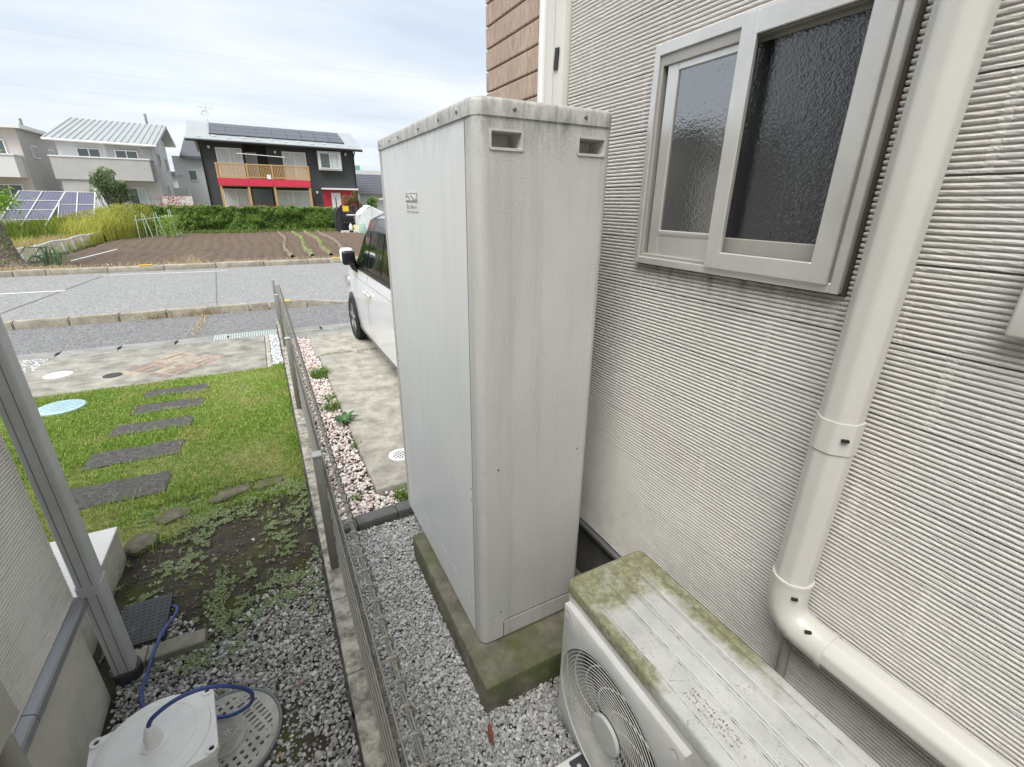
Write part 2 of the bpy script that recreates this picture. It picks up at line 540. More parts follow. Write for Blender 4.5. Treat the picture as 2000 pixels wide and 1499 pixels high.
def field_mat():
    m = NM('ploughed_soil')
    c = m.ramp(m.noise(2.2, 8, 0.7), [(0.3, (0.095, 0.064, 0.043)), (0.7, (0.17, 0.122, 0.088))])
    c = m.mix(m.ramp(m.noise(26, 4, 0.7), [(0.5, 0.0), (0.75, 0.6)]), c, (0.24, 0.18, 0.135))
    m.color(c); m.rough(1.0); m.bump(m.noise(18, 6, 0.75), 1.0, 0.05)
    return m.m
M_field = field_mat()
M_ground = concrete('dry_ground', (0.30, 0.27, 0.19), (0.16, 0.15, 0.08), 0.6, 0.5)
M_paint = plain('road_paint', (0.60, 0.60, 0.585), 0.8, var=0.2, scale=20, dirt=(0.4, 0.4, 0.4), dirt_amt=0.7)
M_yellow = plain('yellow_paint', (0.78, 0.50, 0.02), 0.7, var=0.15, scale=20, dirt=(0.5, 0.42, 0.2), dirt_amt=0.6)
def step_mat():
    m = NM('stepping_stone')
    c = m.ramp(m.noise(30, 6, 0.7), [(0.3, (0.035, 0.033, 0.031)), (0.7, (0.12, 0.115, 0.108))])
    v = m.ramp(m.noise(46, 3, 0.6, stretch=(1.0, 2.6, 1), dist=1.4), [(0.60, 0.0), (0.67, 0.85)])
    c = m.mix(v, c, (0.34, 0.32, 0.28))
    m.color(c); m.rough(0.95); m.bump(m.noise(46, 5, 0.7), 1.0, 0.012)
    return m.m
M_stone = step_mat()
def stone_bits():
    m = M_stone
M_dark = plain('dark_void', (0.012, 0.012, 0.012), 0.9, var=0.1)
M_iron = plain('dark_iron', (0.045, 0.047, 0.05), 0.6, var=0.3, scale=30, bump=0.2)

MG_grey = attr_mat('grey_crushed_stone', [(0.0, (0.24, 0.238, 0.232)), (0.3, (0.35, 0.347, 0.337)), (0.75, (0.455, 0.45, 0.437)), (1.0, (0.58, 0.575, 0.56))], 0.85, bump=0.3)
MG_old = attr_mat('weathered_pebble', [(0.0, (0.15, 0.146, 0.136)), (0.3, (0.28, 0.272, 0.252)), (0.7, (0.41, 0.402, 0.377)), (0.97, (0.56, 0.545, 0.51)), (1.0, (0.34, 0.17, 0.10))], 0.8, bump=0.3)
MG_pink = attr_mat('white_pink_pebble', [(0.0, (0.42, 0.29, 0.25)), (0.15, (0.62, 0.50, 0.45)), (0.5, (0.76, 0.68, 0.64)), (1.0, (0.86, 0.83, 0.80))], 0.7)
MG_white = attr_mat('white_chip', [(0.0, (0.45, 0.46, 0.48)), (1.0, (0.80, 0.81, 0.83))], 0.7)
MG_grass = attr_mat('lawn_grass', [(0.0, (0.15, 0.27, 0.03)), (0.4, (0.28, 0.43, 0.07)), (0.7, (0.42, 0.53, 0.13)), (0.87, (0.58, 0.57, 0.26)), (1.0, (0.68, 0.60, 0.38))], 0.6,
                    noise=(2.0, (0.44, 0.43, 0.16), 0.48, 0.74), trans=0.3)
MG_cover = attr_mat('creeping_weed', [(0.0, (0.14, 0.20, 0.06)), (0.5, (0.30, 0.38, 0.17)), (1.0, (0.56, 0.62, 0.42))], 0.6, trans=0.25)
MG_weed = attr_mat('verge_weed', [(0.0, (0.07, 0.15, 0.02)), (1.0, (0.26, 0.40, 0.08))], 0.55, trans=0.3)
MG_dry = attr_mat('dry_grass', [(0.0, (0.40, 0.29, 0.16)), (1.0, (0.74, 0.62, 0.40))], 0.8, trans=0.3)

# ================================================================== the setting
sheet('ground', -400, 400, -60, 900, -0.10, M_ground)
# road, pavement, kerbs
sheet('road', -60, 60, 9.22, 15.6, -0.035, M_road)
sheet('pavement', -60, 60, 7.45, 9.06, -0.03, M_walk)
rd = bpy.data.objects['road']
def decal(name, pts, z, mat, parent):
    return mesh_obj(name, [(x, y, z) for x, y in pts], [tuple(range(len(pts)))], mat, parent)
decal('centre_line', [(-4.9, 12.70), (-3.72, 12.66), (-3.72, 12.80), (-4.9, 12.84)], -0.030, M_paint, rd)
decal('edge_line', [(-3.6, 14.98), (-0.9, 14.76), (-0.9, 14.86), (-3.6, 15.08)], -0.030, M_paint, rd)
M_crack = plain('crack_tar', (0.17, 0.17, 0.168), 0.9, var=0.4, scale=3)
decal('asphalt_joint', [(-0.86, 9.3), (-0.840, 9.3), (-1.165, 14.9), (-1.19, 14.9)], -0.031, M_crack, rd)
decal('asphalt_joint', [(-4.1, 9.4), (-4.06, 9.4), (-3.52, 15.4), (-3.56, 15.4)], -0.0305, M_crack, rd)
# near kerb stones (set edge to edge, tapered at both ends where the crossing begins)
kb = tag(bpy.data.objects.new('kerb', None), kind='structure'); C.objects.link(kb)
def kerb_stone(x0, x1, h0, h1, y0, y1, mat=M_kerb):
    g = 0.006
    V = [(x0 + g, y0, -0.09), (x1 - g, y0, -0.09), (x1 - g, y1, -0.09), (x0 + g, y1, -0.09),
         (x0 + g, y0 + 0.015, h0), (x1 - g, y0 + 0.015, h1), (x1 - g, y1 - 0.02, h1), (x0 + g, y1 - 0.02, h0)]
    F = [(3, 2, 1, 0), (4, 5, 6, 7), (0, 1, 5, 4), (1, 2, 6, 5), (2, 3, 7, 6), (3, 0, 4, 7)]
    bm = bmesh.new()
    vs = [bm.verts.new(v) for v in V]
    for f in F: bm.faces.new([vs[i] for i in f])
    bmesh.ops.bevel(bm, geom=list(bm.edges), offset=0.012, segments=2, affect='EDGES')
    return bm_obj('kerb_stone', bm, mat, kb, smooth=True, angle=R_(50))
xs = -3.35
kerb_stone(-4.0, -3.35, 0.0, 0.085, 9.06, 9.24)
for w in (0.62, 0.6, 0.61, 0.58, 0.6, 0.3, 0.62):
    kerb_stone(xs, xs + w, 0.085 + random.uniform(-.006, .006), 0.085 + random.uniform(-.006, .006), 9.06 + random.uniform(-.008, .008), 9.24)
    xs += w
kerb_stone(xs, xs + 0.62, 0.085, -0.005, 9.06, 9.24)
for k in range(10): kerb_stone(xs + 0.62 + k * 0.6, xs + 1.22 + k * 0.6, -0.005, -0.005, 9.06, 9.26)
for k in range(6): kerb_stone(-4.6 - k * 0.6, -4.0 - k * 0.6, 0.0, 0.0, 9.06, 9.26)
box('painted_end', 0.13, 0.30, 9.10, 9.215, 0.0865, 0.0915, M_yellow, kb)
# far kerb, higher and with a flat top
fk = tag(bpy.data.objects.new('far_kerb', None), kind='structure'); C.objects.link(fk)
kb_save = kb
def far_stone(x0, x1):
    bm = bmesh.new(); bbox(bm, x0 + .006, x1 - .006, 15.55, 15.80 + random.uniform(-.01, .01), -0.09, 0.10 + random.uniform(-.008, .008), 0.015)
    return bm_obj('kerb_stone', bm, M_kerb, fk, smooth=True, angle=R_(50))
x = -12.0
while x < 8:
    w = random.choice((1.2, 1.2, 0.6)); far_stone(x, x + w); x += w
for xx, ww in ((-2.95, 0.28), (1.9, 0.28)):
    box('painted_end', xx, xx + ww, 15.57, 15.74, 0.112, 0.117, M_yellow, fk)
# gutter covers: one slab after another with hand-hole gaps
gt = tag(bpy.data.objects.new('gutter', None), kind='structure'); C.objects.link(gt)
x = -6.0
while x < 6.0:
    w = 0.60
    if not (-0.80 < x + 0.3 < 0.02):
        bm = bmesh.new(); bbox(bm, x + .005, x + w - .005, 7.12, 7.44, -0.09, -0.012 + random.uniform(-.004, .004), 0.008)
        bm_obj('gutter_cover', bm, M_gut, gt, smooth=True, angle=R_(50))
        box('hand_hole', x + w - 0.014, x + w + 0.014, 7.23, 7.33, -0.02, -0.006, M_dark, gt)
    x += w
box('gutter_floor', -0.80, 0.02, 7.12, 7.44, -0.3, -0.09, M_dark, gt)
# steel grating over the gutter
gr = thing('steel_grating', 'galvanised steel lattice drain grating at the pavement edge left of the fence end', 'grating', (-0.36, 7.28, -0.05))
M_galv = plain('galvanised_steel', (0.60, 0.66, 0.63), 0.55, metal=0.3, var=0.2, scale=40)
for i in range(4):
    y = 7.14 + i * 0.090
    box('bearing_bar', -0.77, 0.03, y, y + 0.018, -0.045, -0.006, M_galv, gr)
for i in range(27):
    x = -0.765 + i * 0.030
    box('cross_bar', x, x + 0.011, 7.1405, 7.4275, -0.020, -0.0075, M_galv, gr)

# driveway slab of the left house with its brick diamonds
dv = box('driveway', -6.0, -0.155, 5.60, 7.10, -0.09, 0.0, M_drive, bev=0.01); dv['kind'] = 'structure'
M_brick = []
for i, cc in enumerate(((0.40, 0.29, 0.23), (0.50, 0.42, 0.31), (0.32, 0.25, 0.21), (0.46, 0.37, 0.30))):
    M_brick.append(concrete('clay_brick_%d' % i, cc, tuple(x * 0.6 for x in cc), 14, 0.4, spots=False))
def brick_panel(cx, cy, rot):
    # each diamond: five bricks in a frame
    for (u, v, w, h) in ((-0.16, 0, .09, .30), (0.16, 0, .09, .30), (0, 0.12, .20, .09), (0, -0.12, .20, .09), (0, 0, .19, .10)):
        a = R_(rot); x = cx + u * math.cos(a) - v * math.sin(a); y = cy + u * math.sin(a) + v * math.cos(a)
        bm = bmesh.new()
        bbox(bm, x - w / 2 + .006, x + w / 2 - .006, y - h / 2 + .006, y + h / 2 - .006, -0.03, 0.004 + random.uniform(0, .004), 0.004, 1,
             rot=Matrix.Rotation(a, 3, 'Z'), pivot=(x, y, 0))
        bm_obj('brick', bm, random.choice(M_brick), dv)
for cx, cy in ((-1.10, 6.46), (-1.36, 6.15), (-0.84, 6.21), (-1.06, 5.94)):
    brick_panel(cx, cy, 45)
lathe('round_lid', [(0.12, -0.01), (0.12, 0.004), (0.112, 0.007), (0.0, 0.008)], (-2.13, 6.30, 0), plain('white_lid', (0.80, 0.80, 0.80), 0.5, var=0.05), dv)
lathe('small_lid', [(0.085, -0.01), (0.085, 0.004), (0.078, 0.006), (0.0, 0.006)], (-1.62, 6.04, 0), M_iron, dv)
# strip of white chips between driveway and boundary
box('strip_edge_stone', -0.15, -0.10, 5.62, 7.10, -0.09, 0.012, concrete('pale_edge', (0.50, 0.48, 0.42), (0.28, 0.26, 0.22), 12, 0.5), dv, bev=0.006)
n = 900
pebbles('white_gravel', np.stack([rng.uniform(-0.095, 0.02, n), rng.uniform(5.7, 7.08, n), rng.uniform(-0.012, 0.006, n)], 1), rng.uniform(0.016, 0.028, n), MG_white)
tag(bpy.data.objects['white_gravel'], 'bluish white stone chips in the narrow strip beside driveway', 'gravel')
n = 500
pebbles('white_gravel.001', np.stack([rng.uniform(-2.9, -2.4, n), rng.uniform(6.55, 7.05, n), rng.uniform(0.0, 0.006, n)], 1), rng.uniform(0.012, 0.024, n), MG_white)
tag(bpy.data.objects['white_gravel.001'], 'patch of bright white chips at the left end of driveway', 'gravel')

# ---- left garden: soil, lawn, gravel
def soil_h(X, Y):
    return 0.03 * (vnoise(X + 5, Y, 3.1, 1) - 0.5) + 0.018 * (vnoise(X + 5, Y, 9.0, 2) - 0.5)
soil = sheet('garden_soil', -6.0, 0.02, 0.2, 3.15, -0.012, M_soil, 240, 120, soil_h)
sheet('gravel_bed', -6.0, 0.02, -1.0, 2.05, -0.03, M_bed)
def lawn_edge(x): return 2.93 + 0.10 * np.sin(x * 4.0 + 0.6) + 0.05 * np.sin(x * 11) - np.clip(-(x + 0.55), 0, 1) * 0.55
sheet('lawn', -6.0, 0.02, 2.55, 5.62, -0.006, M_lawn, 60, 40, lambda X, Y: 0.015 * (vnoise(X + 9, Y, 2.2, 3) - .5) - 0.05 * (Y < lawn_edge(X)))
STONES = [(-1.08, 3.40, 0.57, 0.29, -2), (-1.065, 3.92, 0.58, 0.25, -3), (-1.03, 4.42, 0.57, 0.21, -4), (-0.975, 4.84, 0.55, 0.22, -5), (-0.96, 5.24, 0.54, 0.20, -5)]
LID = (-1.82, 5.20, 0.205)
n = 170000
px = rng.uniform(-3.4, 0.015, n); pyy = rng.uniform(2.3, 5.62 , n)
keep = pyy > lawn_edge(px) + rng.normal(0, 0.05, n)
keep &= pyy < 5.615 + rng.normal(0, 0.012, n)
for cx, cy, w, h, a in STONES:
    keep &= ~((np.abs(px - cx) < w / 2 - 0.035 * rng.random(n) ** 2 + 0.012 * (vnoise(px + 1, pyy, 14, 8) - .8)) & (np.abs(pyy - cy) < h / 2 - 0.024 * rng.random(n) ** 2 + 0.03 * (vnoise(px + 1, pyy, 9, 9) - .8)))
keep &= ~((px - LID[0]) ** 2 + (pyy - LID[1]) ** 2 < (LID[2] - 0.045 * rng.random(n)) ** 2)
keep &= ~((px < -0.90) & (pyy < 2.78))
px, pyy = px[keep], pyy[keep]; n = len(px)
dens = vnoise(px + 7, pyy, 1.7, 5); patch = vnoise(px + 3, pyy, 5.0, 6)
hh = 0.012 + 0.024 * rng.random(n) ** 1.5 + 0.030 * np.clip(1 - np.abs(px - 0.0) / 0.12, 0, 1) + 0.012 * patch
rv = np.clip(rng.beta(1.6, 2.2, n) * 0.9 + 0.35 * (dens - 0.5), 0, 1)
g = blades('lawn_grass', np.stack([px, pyy, np.full(n, -0.012)], 1), hh, 0.0042 + 0.0012 * (pyy - 2.5), MG_grass, lean=0.75, rnd=rv)
tag(g, 'short mown green lawn with straw coloured patches around stepping stones', 'lawn')
for i, (cx, cy, w, h, a) in enumerate(STONES):
    bm = bmesh.new()
    bbox(bm, cx - w / 2, cx + w / 2, cy - h / 2, cy + h / 2, -0.05, 0.006, 0.012, 2, rot=Matrix.Rotation(R_(a), 3, 'Z'))
    bmesh.ops.subdivide_edges(bm, edges=[e for e in bm.edges if e.calc_length() > 0.1], cuts=5, use_grid_fill=True)
    for v in bm.verts: v.co += Vector((random.uniform(-.004, .004), random.uniform(-.004, .004), random.uniform(-.003, .003)))
    s = bm_obj('stepping_stone', bm, M_stone)
    names = ('dark rectangular stepping stone nearest the house, half hidden by the downpipe', 'dark stepping stone in lawn, second from the house',
             'dark stepping stone in lawn, middle one of the row', 'dark stepping stone in lawn, fourth from the house', 'thin dark stepping stone nearest the driveway, last of the row')
    tag(s, names[i], 'stepping stone', 'stepping stones crossing the lawn')
# blue lid in the lawn
M_teal = plain('pale_blue_plastic', (0.36, 0.50, 0.54), 0.6, var=0.1, dirt=(0.45, 0.5, 0.5), dirt_amt=0.4)
bl = thing('septic_lid', 'pale blue round ribbed septic lid sunk in the lawn', 'lid', (LID[0], LID[1], 0))
lathe('cover', [(LID[2] - .03, -0.03), (LID[2] - .03, 0.012), (LID[2] - .045, 0.018), (0, 0.018)], (LID[0], LID[1], 0), M_teal, bl, 40)
for k in range(-5, 6):
    y = k * 0.038; hw = math.sqrt(max(0.0, 0.14 ** 2 - y * y))
    if hw > 0.03: box('rib', LID[0] - hw, LID[0] + hw, LID[1] + y - .006, LID[1] + y + .006, 0.0175, 0.0225, M_teal, bl)
# rotten edge boards and stones between lawn and soil
M_rock = concrete('field_stone', (0.20, 0.175, 0.135), (0.07, 0.062, 0.048), 14, 1.0, moss=((0.09, 0.11, 0.025), 0.46, 0.62, 12))
for i, (x, y, w, h, lab) in enumerate(((-0.84, 2.73, 0.13, 0.12, 'flat mossy brown stone next to the white porch step'), (-0.72, 2.93, 0.15, 0.09, 'broken flat stone at the lawn edge covered in roots'),
                                       (-0.43, 3.03, 0.20, 0.07, 'flat grey edging stone half buried between lawn and soil'), (-0.20, 3.05, 0.16, 0.07, 'mossy edging stone beside the boundary wall at lawn edge'))):
    bm = bmesh.new(); bmesh.ops.create_icosphere(bm, subdivisions=3, radius=1.0)
    for v in bm.verts:
        q = v.co.copy(); ex = 1 + 0.45 * (float(vnoise(q.x * 1.3 + 5 + i, q.y * 1.3 + 5, 2.0, 60 + i)) - .5)
        u_, v_ = q.x * w * .62 * ex, q.y * h * .72 * ex
        a18 = R_(18)
        v.co = Vector((x + u_ * math.cos(a18) - v_ * math.sin(a18), y + u_ * math.sin(a18) + v_ * math.cos(a18), max(-.03, min(0.016 + 0.004 * math.sin(q.x * 5 + i), q.z * .04)) + random.uniform(-.0015, .0015)))
    tag(bm_obj('garden_stone', bm, M_rock), lab, 'stone', 'rough stones along the lawn edge')
# weathered pebbles
def grav_edge(x): return 1.97 + 0.10 * np.sin(x * 7 + 1) + 0.06 * np.sin(x * 17) + 0.10 * np.clip((x + 0.3) * 3, 0, 1)
n = 30000
gx = rng.uniform(-0.76, 0.02, n); gy = rng.uniform(0.6, 2.45, n)
k = gy < grav_edge(gx) + rng.normal(0, 0.07, n)
k &= ~((gx + 0.385) ** 2 + (gy - 1.375) ** 2 < 0.183 ** 2)
gx, gy = gx[k], gy[k]; n = len(gx)
p = pebbles('old_gravel', np.stack([gx, gy, rng.uniform(-0.018, 0.006, n)], 1), rng.gamma(7, 0.00175, n).clip(.006, .028), MG_old, flat=0.6, jitter=0.12)
tag(p, 'weathered mixed grey pebbles round the septic cover by left wall', 'gravel')
n = 1400
gx = rng.uniform(-0.85, 0.0, n); gy = rng.uniform(2.0, 2.95, n)
p = pebbles('soil_pebble', np.stack([gx, gy, -0.008 + soil_h(gx, gy)], 1), rng.gamma(3, 0.0028, n).clip(.004, .03), attr_mat('soil_stone', [(0.0, (0.05, 0.042, 0.035)), (0.7, (0.16, 0.14, 0.115)), (0.93, (0.20, 0.09, 0.06)), (1.0, (0.55, 0.53, 0.48))], 0.85), flat=0.6, jitter=0.14)
tag(p, 'scattered pebbles and clods on the bare soil', 'gravel')
# creeping weeds in clumps
n = 110000
gx = rng.uniform(-0.9, 0.012, n); gy = rng.uniform(1.7, 3.05, n)
cl = 0.40 * vnoise(gx + 4, gy, 5.0, 11) + 0.30 * vnoise(gx + 4, gy, 23, 12) + 0.30 * vnoise(gx + 4, gy, 60, 15)
k = (cl > 0.595 - 0.10 * np.clip(1 + gx * 4, 0, 1) + 0.35 * np.clip(1.98 - gy, 0, 1)) & (rng.random(n) < 0.8)
gx, gy, cl = gx[k], gy[k], cl[k]; n = len(gx)
cv = leaves('creeping_weed', np.stack([gx, gy, 0.004 + soil_h(gx, gy) + rng.uniform(0, 0.007, n)], 1), rng.uniform(0.004, 0.010, n), MG_cover, up=1.2, aspect=0.7, kind='stuff', rnd=np.clip(rng.random(n) * .8 + .2 * vnoise(gx, gy, 8, 14), 0, 1))
tag(cv, 'tiny pale green creeping weeds covering the damp soil', 'weeds')
n = 700
gx = rng.uniform(-0.85, 0.0, n); gy = rng.uniform(1.75, 2.95, n)
b = blades('soil_grass', np.stack([gx, gy, soil_h(gx, gy) - .005], 1), rng.uniform(0.015, 0.05, n), 0.003, MG_weed, lean=0.8, seg=3)
tag(b, 'thin stray grass blades on the bare garden soil', 'grass')

# ---- right alley: grey crushed stone
sheet('alley_bed', 0.02, 1.3, -1.0, 2.38, -0.028, M_bed)
n = 74000
gx = rng.uniform(0.13, 1.16, n); gy = rng.uniform(0.25, 2.30, n)
k = ~((gx > 0.475) & (gx < 1.1) & (gy > 1.055) & (gy < 1.93)) & ~((gx > 0.72) & (gy < 0.85))
gx, gy = gx[k], gy[k]; n = len(gx)
p = pebbles('crushed_stone', np.stack([gx, gy, rng.uniform(-0.024, 0.003, n) + 0.012 * (vnoise(gx + 2, gy, 4, 4) - .5)], 1), rng.gamma(10, 0.00118, n).clip(.006, .024), MG_grey, flat=0.6, jitter=0.16)
tag(p, 'clean grey crushed stone filling the alley around the plinth', 'gravel')
# pink and white pebbles beside the parking slab
sheet('pebble_bed', 0.10, 1.3, 2.36, 6.80, -0.03, M_bed)
n = 17000
gx = rng.uniform(0.14, 1.15, n); gy = rng.uniform(2.43, 6.74, n)
k = (gx < 0.405) | (gy < 2.60)
gx, gy = gx[k], gy[k]; n = len(gx)
p = pebbles('pink_pebbles', np.stack([gx, gy, rng.uniform(-0.022, 0.004, n)], 1), rng.gamma(16, 0.0015, n).clip(.014, .040), MG_pink, flat=0.7, jitter=0.07, smooth=True)
tag(p, 'white and pink rounded pebbles between the fence and parking slab', 'gravel')
# edging stones
for i, (x0, x1, lab) in enumerate(((0.135, 0.235, 'short dark edging stone against the fence wall'), (0.239, 0.475, 'long dark edging stone between the two gravels'), (0.479, 0.80, 'dark edging stone running behind the tank'))):
    bm = bmesh.new(); bbox(bm, x0, x1, 2.325, 2.415, -0.08, 0.022, 0.006, 2, rot=Matrix.Rotation(R_(4), 3, 'Z'), pivot=(0.2, 2.37, 0))
    tag(bm_obj('edging_stone', bm, M_edge, smooth=True, angle=R_(40)), lab, 'edging stone', 'dark edging stones between the gravels')
# parking slab in two pours
pk = tag(bpy.data.objects.new('parking_slab', None), kind='structure'); C.objects.link(pk)
box('concrete_pour', 0.41, 6.0, 2.62, 5.72, -0.09, 0.03, M_park, pk, bev=0.008)
box('concrete_pour', 0.38, 6.0, 5.74, 6.78, -0.09, 0.028, M_park, pk, bev=0.008)
box('gutter_cover', 0.16, 6.0, 6.80, 7.11, -0.09, -0.015, M_gut, pk)

# boundary wall: low blocks, coarse left face
bw = thing('boundary_wall', 'low rough concrete block boundary wall carrying the wire fence', 'wall', (0.08, 3.5, 0))
y = -0.6
i = 0
while y < 7.4:
    L = 0.39 if y < 7.0 else 0.4
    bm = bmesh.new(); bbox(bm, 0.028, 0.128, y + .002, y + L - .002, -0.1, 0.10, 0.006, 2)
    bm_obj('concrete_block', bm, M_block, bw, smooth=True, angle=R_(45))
    y += L
# split-face left side, uneven
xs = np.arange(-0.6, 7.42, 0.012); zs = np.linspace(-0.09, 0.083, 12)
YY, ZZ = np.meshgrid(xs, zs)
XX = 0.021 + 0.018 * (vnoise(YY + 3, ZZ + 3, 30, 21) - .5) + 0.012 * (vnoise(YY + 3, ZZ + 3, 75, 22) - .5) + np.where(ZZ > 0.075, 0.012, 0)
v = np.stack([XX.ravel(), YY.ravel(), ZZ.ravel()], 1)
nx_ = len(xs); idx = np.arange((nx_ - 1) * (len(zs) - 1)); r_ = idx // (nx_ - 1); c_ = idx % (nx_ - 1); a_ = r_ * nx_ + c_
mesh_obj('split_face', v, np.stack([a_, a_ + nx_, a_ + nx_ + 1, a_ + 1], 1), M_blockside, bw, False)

# wire fence
M_fence = plain('grey_bronze_paint', (0.23, 0.225, 0.205), 0.5, metal=0.2, var=0.1, scale=20)
M_fcap = plain('fence_cap', (0.42, 0.43, 0.43), 0.5, var=0.08)
fe = thing('wire_fence', 'low grey welded wire mesh fence on the boundary wall', 'fence', (0.1, 3.5, 0.1))
for y in (-0.05, 1.96, 4.03, 6.10, 7.30):
    pst = box('post', 0.052, 0.088, y - 0.022, y + 0.022, 0.10, 0.715, M_fence, fe, bev=0.003, seg=1)
    box('post_cap', 0.050, 0.090, y - 0.024, y + 0.024, 0.715, 0.727, M_fcap, pst, bev=0.003)
M_wire = plain('fence_wire', (0.24, 0.23, 0.20), 0.5, metal=0.2, var=0.15, scale=30)
vp = [(0.098, 0, 0.135)] + [(0.098, 0, z) for z in (0.3, 0.5, 0.60)] + [(0.099, 0, 0.628), (0.108, 0, 0.652), (0.124, 0, 0.664), (0.140, 0, 0.656), (0.147, 0, 0.636), (0.145, 0, 0.612), (0.130, 0, 0.590)]
w0 = tube('vertical_wire', vp, [0.002, 0.002, 0.002, 0.0025, 0.003, 0.0033, 0.0033, 0.0033, 0.0033, 0.0033, 0.0026], M_wire, fe, 6)
for k in range(1, 107):
    dup(w0, 'vertical_wire', fe, loc=(0, k * 0.0685, 0))
w0.location = (0, 0, 0)
hz = [(0.096, z) for z in (0.145, 0.25, 0.35, 0.45, 0.545)] + [(0.1055, 0.640), (0.141, 0.648), (0.139, 0.604)]
for (x, z) in hz:
    for (a, b) in ((-0.05, 1.965), (1.972, 4.035), (4.042, 6.105), (6.112, 7.30)):
        tube('horizontal_wire', [(x - 0.005, a, z), (x - 0.005, b, z)], 0.0030, M_wire, fe, 6)

# ================================================================== right house
def siding_mat(name, col, dark):
    m = NM(name)
    c = m.ramp(m.noise(3.5, 6, 0.65), [(0.3, tuple(x * 0.90 for x in col)), (0.7, col)])
    c = m.mix(m.ramp(m.noise(160, 4, 0.7), [(0.42, 0.0), (0.75, 0.35)]), c, dark)
    c = m.mix(m.ramp(m.noise(10, 6, 0.7, stretch=(1, 1, 0.2), off=(4, 1, 2)), [(0.58, 0.0), (0.8, 0.35)]), c, tuple(x * 0.72 for x in col))
    # run-off stain below the window corner and splash dirt low on the wall
    x = m.xyz()
    def mr(v, a, b):
        q = m.n('ShaderNodeMapRange'); m.l(v, q.inputs[0]); q.inputs[1].default_value = a; q.inputs[2].default_value = b; return q.outputs[0]
    run = m.math('MULTIPLY', m.math('MULTIPLY', mr(x[2], 1.44, 1.575), mr(x[2], 1.60, 1.59)), m.math('MULTIPLY', mr(x[1], 1.25, 1.15), mr(x[1], 0.50, 0.60)))
    run = m.math('MULTIPLY', run, m.ramp(m.noise(26, 4, 0.7, stretch=(1, 1, 0.3)), [(0.45, 0.0), (0.7, 0.75)]))
    low = m.math('MULTIPLY', mr(x[2], 0.75, 0.36), m.ramp(m.noise(7, 5, 0.7, off=(8, 3, 1)), [(0.42, 0.0), (0.75, 0.5)]))
    c = m.mix(m.math('MAXIMUM', run, low), c, (0.20, 0.175, 0.14))
    m.color(c); m.rough(0.85)
    m.bump(m.noise(190, 5, 0.75), 0.6, 0.003)
    m.bump(m.noise(70, 3, 0.6, stretch=(1, 1, 2.5)), 0.2, 0.003)
    return m.m
M_sid = siding_mat('ribbed_siding', (0.665, 0.645, 0.61), (0.44, 0.42, 0.39))
def brown_mat():
    m = NM('brown_siding')
    c = m.ramp(m.noise(6, 6, 0.65), [(0.3, (0.43, 0.325, 0.26)), (0.7, (0.55, 0.43, 0.35))])
    st = m.noise(70, 4, 0.6, stretch=(1, 3.5, 0.22))
    c = m.mix(m.ramp(st, [(0.40, 0.75), (0.55, 0.0)]), c, (0.27, 0.19, 0.145))
    m.color(c); m.rough(0.9); m.bump(st, 1.0, 0.006); m.bump(m.noise(220, 3), 0.4, 0.002)
    return m.m
M_brown = brown_mat()
M_trim = plain('cream_trim', (0.60, 0.585, 0.54), 0.5, var=0.05, scale=3)
M_trimw = plain('white_trim', (0.78, 0.78, 0.77), 0.45, var=0.04)
M_found = concrete('foundation_render', (0.68, 0.65, 0.575), (0.54, 0.515, 0.45), 5, 0.35, fine=160, spots=False)
M_drip = plain('drip_flashing', (0.20, 0.20, 0.21), 0.4, metal=0.5, var=0.08)

